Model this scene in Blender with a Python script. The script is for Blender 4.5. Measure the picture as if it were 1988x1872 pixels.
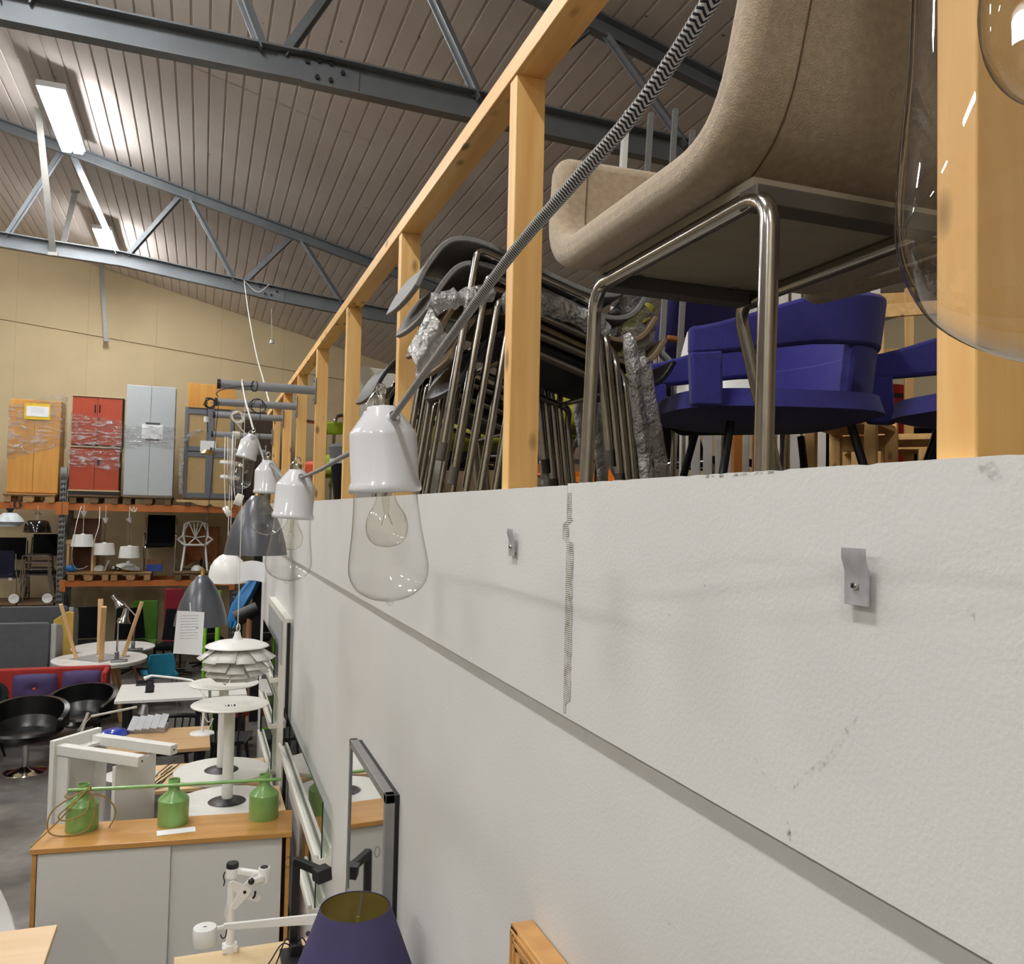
import bpy, math, random
from math import sin, cos, tan, pi, radians, sqrt, atan2
from mathutils import Vector, Matrix

for o in list(bpy.data.objects):
    bpy.data.objects.remove(o, do_unlink=True)
SC = bpy.context.scene
COL = SC.collection
random.seed(7)

# ---------------------------------------------------------------- camera
FPX, YAW, PITCH, ROLL, CAMZ = 1650.0, radians(20), radians(2.15), radians(1.2), 2.72
CAM = Vector((0, 0, CAMZ))
fwd = Vector((sin(YAW) * cos(PITCH), cos(YAW) * cos(PITCH), sin(PITCH)))
r0 = Vector((cos(YAW), -sin(YAW), 0))
u0 = r0.cross(fwd)
rgt = r0 * cos(ROLL) + u0 * sin(ROLL)
upv = rgt.cross(fwd)
cd = bpy.data.cameras.new('camera')
cam = bpy.data.objects.new('camera', cd)
COL.objects.link(cam)
cd.sensor_fit = 'HORIZONTAL'
cd.sensor_width = 36
cd.lens = FPX / 1988 * 36
cd.clip_start = 0.02
cd.clip_end = 200
cam.matrix_world = Matrix(((rgt.x, upv.x, -fwd.x, 0), (rgt.y, upv.y, -fwd.y, 0), (rgt.z, upv.z, -fwd.z, CAMZ), (0, 0, 0, 1)))
SC.camera = cam

# ---------------------------------------------------------------- world, exposure
w = bpy.data.worlds.new('world')
SC.world = w
w.use_nodes = True
w.node_tree.nodes['Background'].inputs[0].default_value = (.75, .8, .9, 1)
w.node_tree.nodes['Background'].inputs[1].default_value = 0.0
SC.view_settings.view_transform = 'Standard'
SC.view_settings.look = 'None'
SC.view_settings.gamma = 1
SC.view_settings.use_curve_mapping = False
SC.view_settings.exposure = 0.0
TUBE_POWER = 112.0


# a point of the place found from where the photograph shows it and one known coordinate
def ray(x, y): return fwd + rgt * ((x - 994) / FPX) + upv * ((936 - y) / FPX)
def PX(x, y, X): d = ray(x, y); return CAM + d * (X / d.x)
def PY(x, y, Y): d = ray(x, y); return CAM + d * (Y / d.y)
def PZ(x, y, Z): d = ray(x, y); return CAM + d * ((Z - CAMZ) / d.z)
def PD(x, y, D): return CAM + ray(x, y) * D


# ---------------------------------------------------------------- materials
def lin(c):
    return tuple(((v / 255 / 12.92) if v / 255 <= .04045 else ((v / 255 + .055) / 1.055) ** 2.4) for v in c) + (1,)

MATS = {}

def base_mat(name):
    m = bpy.data.materials.new(name)
    m.use_nodes = True
    nt = m.node_tree
    return m, nt, nt.nodes, nt.links, nt.nodes['Principled BSDF']

def node(ns, t, **kw):
    n = ns.new(t)
    for k, v in kw.items():
        if k.startswith('i_'):
            n.inputs[k[2:].replace('_', ' ')].default_value = v
        elif k.startswith('n'):
            n.inputs[int(k[1:])].default_value = v
        else:
            setattr(n, k, v)
    return n

def M(name, rgb, rough=.5, metal=0, var=.08, scale=12, bump=0, bscale=60, spec=.5, stretch=(1, 1, 1), coat=0, sheen=0):
    """plain procedural material: base colour with soft noise variation and fine relief"""
    if name in MATS: return MATS[name]
    m, nt, ns, ln, b = base_mat(name)
    tc = node(ns, 'ShaderNodeTexCoord')
    mp = node(ns, 'ShaderNodeMapping'); mp.inputs['Scale'].default_value = stretch
    ln.new(tc.outputs['Object'], mp.inputs[0])
    nz = node(ns, 'ShaderNodeTexNoise', i_Scale=scale, i_Detail=4.0)
    ln.new(mp.outputs[0], nz.inputs['Vector'])
    rp = node(ns, 'ShaderNodeValToRGB')
    c = lin(rgb)
    rp.color_ramp.elements[0].position = .3; rp.color_ramp.elements[1].position = .7
    rp.color_ramp.elements[0].color = tuple(max(0, v * (1 - var)) for v in c[:3]) + (1,)
    rp.color_ramp.elements[1].color = tuple(min(1, v * (1 + var)) for v in c[:3]) + (1,)
    ln.new(nz.outputs['Fac'], rp.inputs[0])
    ln.new(rp.outputs[0], b.inputs['Base Color'])
    b.inputs['Roughness'].default_value = rough
    b.inputs['Metallic'].default_value = metal
    b.inputs['Specular IOR Level'].default_value = spec
    if coat: b.inputs['Coat Weight'].default_value = coat; b.inputs['Coat Roughness'].default_value = .05
    if sheen: b.inputs['Sheen Weight'].default_value = sheen
    if bump:
        n2 = node(ns, 'ShaderNodeTexNoise', i_Scale=bscale, i_Detail=3.0)
        ln.new(mp.outputs[0], n2.inputs['Vector'])
        bp = node(ns, 'ShaderNodeBump'); bp.inputs['Strength'].default_value = bump; bp.inputs['Distance'].default_value = .01
        ln.new(n2.outputs['Fac'], bp.inputs['Height']); ln.new(bp.outputs[0], b.inputs['Normal'])
    MATS[name] = m
    return m

def WOOD(name, c1, c2, axis=2, scale=14, rough=.5, knots=True, coat=0):
    """grain running along one axis, with a few darker knots"""
    if name in MATS: return MATS[name]
    m, nt, ns, ln, b = base_mat(name)
    tc = node(ns, 'ShaderNodeTexCoord'); mp = node(ns, 'ShaderNodeMapping')
    s = [scale, scale, scale]; s[axis] = scale * .07
    mp.inputs['Scale'].default_value = s
    ln.new(tc.outputs['Object'], mp.inputs[0])
    nz = node(ns, 'ShaderNodeTexNoise', i_Scale=1.6, i_Detail=6.0, i_Distortion=.6)
    ln.new(mp.outputs[0], nz.inputs['Vector'])
    rp = node(ns, 'ShaderNodeValToRGB')
    rp.color_ramp.elements[0].position = .28; rp.color_ramp.elements[1].position = .72
    rp.color_ramp.elements[0].color = lin(c1); rp.color_ramp.elements[1].color = lin(c2)
    ln.new(nz.outputs['Fac'], rp.inputs[0])
    out = rp.outputs[0]
    if knots:
        mp2 = node(ns, 'ShaderNodeMapping'); k = [13, 13, 13]; k[axis] = 6
        mp2.inputs['Scale'].default_value = k
        ln.new(tc.outputs['Object'], mp2.inputs[0])
        vo = node(ns, 'ShaderNodeTexVoronoi', i_Scale=1.0)
        ln.new(mp2.outputs[0], vo.inputs['Vector'])
        r2 = node(ns, 'ShaderNodeValToRGB')
        r2.color_ramp.elements[0].position = .09; r2.color_ramp.elements[0].color = (1, 1, 1, 1)
        r2.color_ramp.elements[1].position = .20; r2.color_ramp.elements[1].color = (0, 0, 0, 1)
        ln.new(vo.outputs['Distance'], r2.inputs[0])
        mx = node(ns, 'ShaderNodeMix', data_type='RGBA')
        ln.new(r2.outputs[0], mx.inputs[0]); ln.new(out, mx.inputs[6])
        mx.inputs[7].default_value = tuple(v * .42 for v in lin(c1)[:3]) + (1,)
        out = mx.outputs[2]
    ln.new(out, b.inputs['Base Color'])
    b.inputs['Roughness'].default_value = rough
    if coat: b.inputs['Coat Weight'].default_value = coat; b.inputs['Coat Roughness'].default_value = .12
    MATS[name] = m
    return m

def GLASS(name, tint=(.97, .98, .97), edge=(.45, .46, .45), ior=1.45, rough=0.0, rest=0.0, bump=0, bscale=300, fmul=1.0):
    """thin clear sheet: light passes straight through, reflection rises towards grazing angles"""
    if name in MATS: return MATS[name]
    m, nt, ns, ln, b = base_mat(name)
    ns.remove(b)
    lw = node(ns, 'ShaderNodeLayerWeight'); lw.inputs[0].default_value = .5
    mc = node(ns, 'ShaderNodeMix', data_type='RGBA')
    mc.inputs[6].default_value = tint + (1,); mc.inputs[7].default_value = edge + (1,)
    pw = node(ns, 'ShaderNodeMath', operation='POWER'); pw.inputs[1].default_value = 7.0
    ln.new(lw.outputs['Facing'], pw.inputs[0]); ln.new(pw.outputs[0], mc.inputs[0])
    tr = node(ns, 'ShaderNodeBsdfTransparent'); ln.new(mc.outputs[2], tr.inputs[0])
    gl = node(ns, 'ShaderNodeBsdfGlossy'); gl.inputs['Roughness'].default_value = rough
    fr = node(ns, 'ShaderNodeLayerWeight'); fr.inputs[0].default_value = .5
    if bump:
        tc = node(ns, 'ShaderNodeTexCoord')
        nz = node(ns, 'ShaderNodeTexNoise', i_Scale=bscale, i_Detail=2.0); ln.new(tc.outputs['Object'], nz.inputs['Vector'])
        bp = node(ns, 'ShaderNodeBump'); bp.inputs['Strength'].default_value = bump; bp.inputs['Distance'].default_value = .01
        ln.new(nz.outputs['Fac'], bp.inputs['Height'])
        ln.new(bp.outputs[0], gl.inputs['Normal']); ln.new(bp.outputs[0], fr.inputs['Normal'])
    p5 = node(ns, 'ShaderNodeMath', operation='POWER'); p5.inputs[1].default_value = 5.0
    ln.new(fr.outputs['Facing'], p5.inputs[0])
    ml = node(ns, 'ShaderNodeMath', operation='MULTIPLY_ADD'); ml.inputs[1].default_value = fmul * .9; ml.inputs[2].default_value = .04 + rest
    ml.use_clamp = True
    ln.new(p5.outputs[0], ml.inputs[0])
    mx = node(ns, 'ShaderNodeMixShader')
    ln.new(ml.outputs[0], mx.inputs[0]); ln.new(tr.outputs[0], mx.inputs[1]); ln.new(gl.outputs[0], mx.inputs[2])
    ln.new(mx.outputs[0], ns['Material Output'].inputs[0])
    MATS[name] = m
    return m

def EMIT(name, rgb, strength):
    if name in MATS: return MATS[name]
    m, nt, ns, ln, b = base_mat(name)
    b.inputs['Base Color'].default_value = (.9, .9, .9, 1)
    b.inputs['Emission Color'].default_value = lin(rgb)
    b.inputs['Emission Strength'].default_value = strength
    MATS[name] = m
    return m

chrome = M('chrome', (205, 203, 200), .12, 1, .03)
steel_dull = M('brushed_steel', (150, 150, 152), .35, 1, .06)
white_paint = M('white_paint', (228, 227, 222), .35, var=.02)
white_lacquer = M('white_lacquer', (232, 231, 228), .25, var=.015)
black_plastic = M('black_plastic', (22, 22, 24), .4)
black_leather = M('black_leather', (14, 14, 15), .28, bump=.1, bscale=90)
black_fabric = M('black_fabric', (11, 11, 14), .95, spec=.2, bump=.2, bscale=400)
paper = M('paper', (236, 238, 240), .8, var=.01)
clear_glass = GLASS('clear_glass')


# ---------------------------------------------------------------- mesh helpers
def rot(ax, deg): return Matrix.Rotation(radians(deg), 3, ax)

def frame(d):
    d = Vector(d).normalized()
    a = Vector((0, 0, 1)) if abs(d.z) < .95 else Vector((1, 0, 0))
    s = a.cross(d).normalized()
    return s, d.cross(s)

def spline(pts, n=8, closed=False):
    P = [Vector(p) for p in pts]; out = []; L = len(P)
    rng = range(L) if closed else range(L - 1)
    for i in rng:
        if closed: a, b_, c, d = P[i - 1], P[i], P[(i + 1) % L], P[(i + 2) % L]
        else: a, b_, c, d = P[max(i - 1, 0)], P[i], P[i + 1], P[min(i + 2, L - 1)]
        for k in range(n):
            t = k / n
            out.append(.5 * ((2 * b_) + (c - a) * t + (2 * a - 5 * b_ + 4 * c - d) * t * t + (3 * b_ - a - 3 * c + d) * t ** 3))
    if not closed: out.append(P[-1])
    return out

def fillet(pts, r, n=5):
    """round the inner corners of a polyline with radius-like cut r"""
    P = [Vector(p) for p in pts]; out = [P[0]]
    for i in range(1, len(P) - 1):
        a, b_, c = P[i - 1], P[i], P[i + 1]
        l1 = min(r, (a - b_).length * .49); l2 = min(r, (c - b_).length * .49)
        p = b_ + (a - b_).normalized() * l1; q = b_ + (c - b_).normalized() * l2
        for k in range(n + 1):
            t = k / n
            out.append(p * (1 - t) ** 2 + b_ * 2 * t * (1 - t) + q * t * t)
    out.append(P[-1])
    return out

class MB:
    def __init__(s): s.v = []; s.f = []; s.uv = {}
    def add(s, vs, fs):
        o = len(s.v); s.v += [Vector(p) for p in vs]; s.f += [tuple(i + o for i in f) for f in fs]; return s
    def box(s, c, d, R=None):
        c = Vector(c); h = [x / 2 for x in d]; vs = []
        for z in (-1, 1):
            for y in (-1, 1):
                for x in (-1, 1):
                    p = Vector((x * h[0], y * h[1], z * h[2]))
                    vs.append(c + (R @ p if R else p))
        return s.add(vs, [(0, 2, 3, 1), (4, 5, 7, 6), (0, 1, 5, 4), (2, 6, 7, 3), (0, 4, 6, 2), (1, 3, 7, 5)])
    def bx(s, x0, x1, y0, y1, z0, z1):
        return s.box(((x0 + x1) / 2, (y0 + y1) / 2, (z0 + z1) / 2), (x1 - x0, y1 - y0, z1 - z0))
    def bar(s, a, b, w, h, up=(0, 0, 1)):
        a = Vector(a); b = Vector(b); d = (b - a).normalized(); up = Vector(up)
        sd = d.cross(up)
        if sd.length < 1e-4: sd = d.cross(Vector((1, 0, 0)))
        sd.normalize(); u = sd.cross(d)
        vs = [p + sd * (x * w / 2) + u * (y * h / 2) for p in (a, b) for x, y in ((-1, -1), (1, -1), (1, 1), (-1, 1))]
        return s.add(vs, [(3, 2, 1, 0), (4, 5, 6, 7), (0, 1, 5, 4), (1, 2, 6, 5), (2, 3, 7, 6), (3, 0, 4, 7)])
    def tube(s, pts, r, n=10, closed=False, uv=False):
        P = [Vector(p) for p in pts]; L = len(P)
        T = []
        for i in range(L):
            if closed: t = P[(i + 1) % L] - P[i - 1]
            else: t = P[min(i + 1, L - 1)] - P[max(i - 1, 0)]
            T.append(t.normalized())
        a, _ = frame(T[0]); o = len(s.v); dist = 0
        for i in range(L):
            a = (a - T[i] * a.dot(T[i])).normalized(); b = T[i].cross(a)
            rr = r[i] if isinstance(r, (list, tuple)) else r
            for k in range(n):
                an = 2 * pi * k / n
                s.v.append(P[i] + a * (rr * cos(an)) + b * (rr * sin(an)))
        fs = []; D = [0]
        for i in range(1, L): D.append(D[-1] + (P[i] - P[i - 1]).length)
        for i in range(L if closed else L - 1):
            j = (i + 1) % L
            for k in range(n):
                k2 = (k + 1) % n
                if uv: s.uv[len(s.f) + len(fs)] = ((k / n, D[i]), ((k + 1) / n, D[i]), ((k + 1) / n, D[j]), (k / n, D[j]))
                fs.append((o + i * n + k, o + i * n + k2, o + j * n + k2, o + j * n + k))
        if not closed:
            fs.append(tuple(o + k for k in reversed(range(n)))); fs.append(tuple(o + (L - 1) * n + k for k in range(n)))
        s.f += fs
        return s
    def lathe(s, prof, n=32, c=(0, 0, 0), R=None, a0=0, a1=2 * pi):
        c = Vector(c); o = len(s.v); full = abs(a1 - a0 - 2 * pi) < 1e-6; m = n if full else n + 1
        for (r, z) in prof:
            for k in range(m):
                an = a0 + (a1 - a0) * k / n
                p = Vector((r * cos(an), r * sin(an), z)); s.v.append(c + (R @ p if R else p))
        for i in range(len(prof) - 1):
            for k in range(n):
                k2 = (k + 1) % m
                s.f.append((o + i * m + k, o + i * m + k2, o + (i + 1) * m + k2, o + (i + 1) * m + k))
        return s
    def disc(s, r, z0, z1, n=32, c=(0, 0, 0), R=None):
        return s.lathe([(.0005, z0), (r, z0), (r, z1), (.0005, z1)], n, c, R)
    def cyl(s, a, b, r, n=16, r2=None):
        return s.tube([a, b], [r, r if r2 is None else r2], n)
    def prism(s, pts, t0, t1, o=(0, 0, 0), ex=(1, 0, 0), ey=(0, 0, 1)):
        """outline pts in the plane (ex, ey), extruded along ex x ey from t0 to t1"""
        ex = Vector(ex).normalized(); ey = Vector(ey).normalized(); ez = ex.cross(ey); o = Vector(o); n = len(pts)
        vs = [o + ex * p[0] + ey * p[1] + ez * t for t in (t0, t1) for p in pts]
        fs = [tuple(reversed(range(n))), tuple(range(n, 2 * n))] + [(i, (i + 1) % n, n + (i + 1) % n, n + i) for i in range(n)]
        return s.add(vs, fs)
    def grid(s, fn, nu, nv, thick=0, closed_u=False):
        """fn(u,v)->point; with thickness it becomes a closed slab along its own normals"""
        P = [[Vector(fn(i / nu, j / nv)) for j in range(nv + 1)] for i in range(nu + 1)]
        def nrm(i, j):
            a = P[min(i + 1, nu)][j] - P[max(i - 1, 0)][j]; b = P[i][min(j + 1, nv)] - P[i][max(j - 1, 0)]
            n = a.cross(b); return n.normalized() if n.length > 1e-9 else Vector((0, 0, 1))
        o = len(s.v); w = nv + 1
        lay = [0] if not thick else [thick / 2, -thick / 2]
        for t in lay:
            for i in range(nu + 1):
                for j in range(nv + 1): s.v.append(P[i][j] + (nrm(i, j) * t if t else Vector()))
        S = (nu + 1) * w
        for i in range(nu):
            for j in range(nv):
                q = (o + i * w + j, o + (i + 1) * w + j, o + (i + 1) * w + j + 1, o + i * w + j + 1)
                s.f.append(q)
                if thick: s.f.append(tuple(S + x for x in reversed(q)))
        if thick:
            ring = [(i, 0) for i in range(nu)] + [(nu, j) for j in range(nv)] + [(i, nv) for i in range(nu, 0, -1)] + [(0, j) for j in range(nv, 0, -1)]
            for a in range(len(ring)):
                p, q = ring[a], ring[(a + 1) % len(ring)]
                ia, ib = o + p[0] * w + p[1], o + q[0] * w + q[1]
                s.f.append((ia, ia + S, ib + S, ib))
        return s
    def sphere(s, c, r, n=16, m=10, sc=(1, 1, 1)):
        c = Vector(c)
        pr = [(max(.0004, r * sin(pi * i / m)), -r * cos(pi * i / m)) for i in range(m + 1)]
        o = len(s.v); s.lathe(pr, n)
        for i in range(o, len(s.v)):
            p = s.v[i]; s.v[i] = c + Vector((p.x * sc[0], p.y * sc[1], p.z * sc[2]))
        return s
    def move(s, R=None, t=(0, 0, 0)):
        s.v = [(R @ p if R else p) + Vector(t) for p in s.v]; return s
    def build(s, name, mat, parent=None, bevel=0, seg=2, world=False, sharp=35, solid=0, sub=0):
        me = bpy.data.meshes.new(name)
        off = root_loc(parent) if (world and parent) else Vector()
        me.from_pydata([tuple(p - off) for p in s.v], [], s.f)
        if s.uv:
            ul = me.uv_layers.new(name='UVMap')
            for pi_, uvs in s.uv.items():
                li = me.polygons[pi_].loop_start
                for k, uvv in enumerate(uvs): ul.data[li + k].uv = uvv
        me.polygons.foreach_set('use_smooth', [True] * len(me.polygons))
        me.set_sharp_from_angle(angle=radians(sharp))
        me.materials.append(mat)
        o = bpy.data.objects.new(name, me); COL.objects.link(o)
        if parent: o.parent = parent
        if bevel:
            b = o.modifiers.new('bevel', 'BEVEL'); b.width = bevel; b.segments = seg; b.limit_method = 'ANGLE'; b.angle_limit = radians(40)
        if solid:
            b = o.modifiers.new('solid', 'SOLIDIFY'); b.thickness = solid; b.offset = 0
        if sub:
            b = o.modifiers.new('sub', 'SUBSURF'); b.levels = sub; b.render_levels = sub
        return o

def root_loc(o):
    p = Vector()
    while o: p = p + o.location; o = o.parent
    return p

def tag(o, label=None, cat=None, group=None, kind=None):
    for k, v in (('label', label), ('category', cat), ('group', group), ('kind', kind)):
        if v: o[k] = v
    return o

def thing(name, label, cat, loc=(0, 0, 0), rz=0, group=None, R=None):
    o = bpy.data.objects.new(name, None); COL.objects.link(o)
    o.empty_display_size = .05
    o.location = loc
    if R is not None: o.rotation_euler = R.to_euler()
    else: o.rotation_euler = (0, 0, radians(rz))
    return tag(o, label, cat, group)

def struct(o): o['kind'] = 'structure'; return o

def copy_tree(o, loc=None, rz=None, label=None, parent=None, R=None):
    c = o.copy(); COL.objects.link(c)
    if parent is not None: c.parent = parent
    if loc is not None: c.location = loc
    if rz is not None: c.rotation_euler = (0, 0, radians(rz))
    if R is not None: c.rotation_euler = R.to_euler()
    if label: c['label'] = label
    for ch in list(o.children): copy_tree(ch, parent=c)
    return c

def V(*a): return Vector(a)
# ================================================================ THE SETTING
XW = .63            # face of the boarded parapet beside the camera
ZTOP = 2.778        # its top edge
ZMEZ = 2.70         # mezzanine floor
YEND = 9.75         # far end of the partition
YB = 17.5           # back wall

def zr(X): return 6.69 - .252 * X if X > -6 else 6.69 + .252 * 6 + .252 * (X + 6)

# floor: worn grey concrete
def concrete():
    m, nt, ns, ln, b = base_mat('worn_concrete')
    tc = node(ns, 'ShaderNodeTexCoord')
    n1 = node(ns, 'ShaderNodeTexNoise', i_Scale=1.3, i_Detail=7.0, i_Roughness=.62)
    n2 = node(ns, 'ShaderNodeTexNoise', i_Scale=9.0, i_Detail=6.0)
    ln.new(tc.outputs['Object'], n1.inputs['Vector']); ln.new(tc.outputs['Object'], n2.inputs['Vector'])
    rp = node(ns, 'ShaderNodeValToRGB')
    rp.color_ramp.elements[0].position = .36; rp.color_ramp.elements[0].color = lin((66, 64, 62))
    rp.color_ramp.elements[1].position = .62; rp.color_ramp.elements[1].color = lin((118, 114, 109))
    ln.new(n1.outputs['Fac'], rp.inputs[0])
    mx = node(ns, 'ShaderNodeMix', data_type='RGBA', blend_type='OVERLAY'); mx.inputs[0].default_value = .4
    ln.new(rp.outputs[0], mx.inputs[6]); ln.new(n2.outputs['Fac'], mx.inputs[7])
    ln.new(mx.outputs[2], b.inputs['Base Color'])
    rr = node(ns, 'ShaderNodeMapRange'); rr.inputs[3].default_value = .28; rr.inputs[4].default_value = .55
    ln.new(n1.outputs['Fac'], rr.inputs[0]); ln.new(rr.outputs[0], b.inputs['Roughness'])
    return m
struct(MB().bx(-14, 8, -5, YB + .1, -.1, 0).build('floor', concrete()))

# back wall: beige panels in two bands with open joints
beige = M('beige_panel', (198, 180, 143), .7, var=.05, scale=2.2, bump=.05, bscale=30)
joint = beige
wb = struct(MB().bx(-14, 8, YB + .035, YB + .15, 0, 8.3).build('wall_back', joint))
def seam(X): return 5.67 - .105 * X
x = -13.9
while x < 7.9:
    x1 = min(x + 1.18, 7.9)
    for lo, hi in ((lambda X: 0.0, lambda X: seam(X) - .008), (lambda X: seam(X) + .008, lambda X: zr(X) + .02)):
        xs = [x + .001, x1 - .001]
        if x < -6 < x1: xs = [x + .001, -6, x1 - .001]
        pts = [(a, lo(a)) for a in xs] + [(a, hi(a)) for a in reversed(xs)]
        # prism extrudes along ex x ey = (1,0,0)x(0,0,1) = (0,-1,0)
        MB().prism(pts, -.035, 0, o=(0, YB, 0)).build('panel', beige, wb)
    x = x1

# outer walls that close the hall
shell_mat = M('hall_wall', (196, 188, 170), .8, var=.05, scale=1.5)
struct(MB().bx(-14.1, -14, -5, YB, 0, 8.3).build('wall_left', shell_mat))
struct(MB().bx(7, 7.1, -5, YB, 0, 6).build('wall_outer', M('outer_wall', (176, 160, 128), .8, var=.05, scale=1.5)))
struct(MB().bx(-14, 8, -5.1, -5, 0, 8.3).build('wall_front', shell_mat))

# ceiling: trapezoidal steel sheets, ribs running along the hall
def sheet_mat():
    m, nt, ns, ln, b = base_mat('ceiling_sheet')
    tc = node(ns, 'ShaderNodeTexCoord')
    n1 = node(ns, 'ShaderNodeTexNoise', i_Scale=.9, i_Detail=5.0)
    ln.new(tc.outputs['Object'], n1.inputs['Vector'])
    rp = node(ns, 'ShaderNodeValToRGB')
    rp.color_ramp.elements[0].position = .3; rp.color_ramp.elements[0].color = lin((200, 190, 184))
    rp.color_ramp.elements[1].position = .7; rp.color_ramp.elements[1].color = lin((216, 208, 202))
    ln.new(n1.outputs['Fac'], rp.inputs[0])
    vo = node(ns, 'ShaderNodeTexVoronoi', i_Scale=3.2); ln.new(tc.outputs['Object'], vo.inputs['Vector'])
    r2 = node(ns, 'ShaderNodeValToRGB')
    r2.color_ramp.elements[0].position = .03; r2.color_ramp.elements[0].color = (.25, .22, .2, 1)
    r2.color_ramp.elements[1].position = .05; r2.color_ramp.elements[1].color = (1, 1, 1, 1)
    ln.new(vo.outputs['Distance'], r2.inputs[0])
    mx = node(ns, 'ShaderNodeMix', data_type='RGBA', blend_type='MULTIPLY'); mx.inputs[0].default_value = 1
    ln.new(rp.outputs[0], mx.inputs[6]); ln.new(r2.outputs[0], mx.inputs[7])
    ln.new(mx.outputs[2], b.inputs['Base Color'])
    b.inputs['Roughness'].default_value = .85; b.inputs['Specular IOR Level'].default_value = .2
    return m
sheet = sheet_mat()
ceil = struct(MB().prism([(-14.1, zr(-14.1) + .07), (-6, zr(-6) + .07), (7.1, zr(7.1) + .07), (7.1, zr(7.1) + .2), (-6, zr(-6) + .2), (-14.1, zr(-14.1) + .2)], -YB - .1, 5.1).build('ceiling', sheet))
YS = [-5, -1.5, 1.6, 5.1, 8.2, 11.5, 14.6, YB]
for k in range(len(YS) - 1):
    mb = MB(); pts = []
    X = -14.0
    while X < 7:
        for dx, dz in ((0, 0), (.126, 0), (.131, .013), (.144, .013), (.15, 0)):
            pts.append((X + dx, dz))
        X += .15
    off = .003 * (k % 2)
    vs = []; n = len(pts)
    for Y in (YS[k], YS[k + 1] + .02):
        vs += [(px_, Y, zr(px_) + dz + off) for px_, dz in pts]
    fs = [(i, n + i, n + i + 1, i + 1) for i in range(n - 1)]
    mb.add(vs, fs).build('roof_sheet', sheet, ceil, sharp=20)

# roof trusses -------------------------------------------------------------
truss_mat = M('galvanised_steel', (128, 133, 138), .42, .55, var=.10, scale=3, bump=.03, bscale=40)
bolt_mat = M('dark_bolt', (62, 64, 67), .45, .6)
def truss(label, Y, bpts, splice, ends, depth=.17):
    """bpts: points of the bottom chord (X, z) at its joints; top chord follows the roof"""
    t = thing('roof_truss', label, 'roof truss', (bpts[0][0], Y, bpts[0][1]), group='steel roof trusses')
    def line(X):
        for (a, za), (b, zb) in zip(bpts, bpts[1:]):
            if X <= b: break
        return za + (zb - za) * (X - a) / (b - a)
    L = t.location
    x0, x1 = ends
    for (xa, xb) in ((x0, splice), (splice, x1)):
        mb = MB(); n = 8; e = 1.0 if xb == splice else 1.06
        for i in range(n):
            a = xa + (xb - xa) * i / n; b = xa + (xb - xa) * (i + 1) / n
            pa, pb = V(a, Y, line(a)), V(b, Y, line(b))
            mb.bar(pa, pb, .010, depth * e)
            for sg in (-1, 1):
                mb.bar(pa + V(0, -.035, sg * depth * e / 2), pb + V(0, -.035, sg * depth * e / 2), .085, .012)
        mb.build('bottom_chord', truss_mat, t, world=True)
    # splice plate with bolts
    mb = MB()
    sl = (line(splice + .2) - line(splice - .2)) / .4
    mb.bar(V(splice - .14, Y - .01, line(splice - .14)), V(splice + .34, Y - .01, line(splice + .34)), .012, depth * .8)
    mb.build('splice_plate', truss_mat, t, world=True)
    for dx, dz in ((-.02, .05), (.05, .07), (.12, .07), (.19, .03), (.04, -.03), (.12, -.03)):
        MB().cyl(V(splice + dx + .05, Y - .014, line(splice + dx) + dz), V(splice + dx + .05, Y - .035, line(splice + dx) + dz), .014, 6).build('bolt', bolt_mat, t, world=True)
    # top chord
    mb = MB()
    mb.bar(V(x0, Y, zr(x0) - .07), V(x1, Y, zr(x1) - .07), .012, .13)
    mb.bar(V(x0, Y - .02, zr(x0) - .01), V(x1, Y - .02, zr(x1) - .01), .10, .014)
    mb.bar(V(x0, Y - .02, zr(x0) - .13), V(x1, Y - .02, zr(x1) - .13), .08, .012)
    mb.build('top_chord', truss_mat, t, world=True)
    # web diagonals
    js = bpts
    for i in range(len(js) - 1):
        (a, za), (b, zb) = js[i], js[i + 1]; m = (a + b) / 2
        for p, q in ((V(a + .07, Y + .015, za + depth / 2), V(m - .06, Y + .015, zr(m) - .1)), (V(m + .06, Y - .02, zr(m) - .1), V(b - .07, Y - .02, zb + depth / 2))):
            mb = MB(); mb.bar(p, q, .012, .075); mb.bar(p + V(0, -.03, -.035), q + V(0, -.03, -.035), .06, .010)
            mb.build('diagonal', truss_mat, t, world=True)
    return t
def bpt(px_, py_, Y): p = PY(px_, py_, Y); return (p.x, p.z)
j = [bpt(30, 25, 5.1), bpt(530, 125, 5.1), bpt(945, 218, 5.1), bpt(1340, 305, 5.1)]
d0 = j[1][0] - j[0][0]
j = [(j[0][0] - 2.6, j[0][1] + .12), (j[0][0] - 1.3, j[0][1] + .06)] + j + [(j[3][0] + 1.3, j[3][1] - .04), (j[3][0] + 2.5, j[3][1] - .08)]
truss('steel lattice roof truss whose bottom chord carries a bolted splice plate above the railing', 5.1, j, bpt(585, 140, 5.1)[0], (-5.9, 6.9))
j = [bpt(0, 468, 11.5), bpt(238, 505, 11.5), bpt(465, 557, 11.5), bpt(672, 600, 11.5)]
j = [(j[0][0] - 2.6, j[0][1] + .25), (j[0][0] - 1.3, j[0][1] + .12)] + j + [(j[3][0] + 1.3, j[3][1] - .1), (j[3][0] + 2.6, j[3][1] - .2)]
truss('slim steel lattice roof truss crossing in front of the beige back wall', 11.5, j, bpt(500, 566, 11.5)[0], (-5.9, 6.9))

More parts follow.
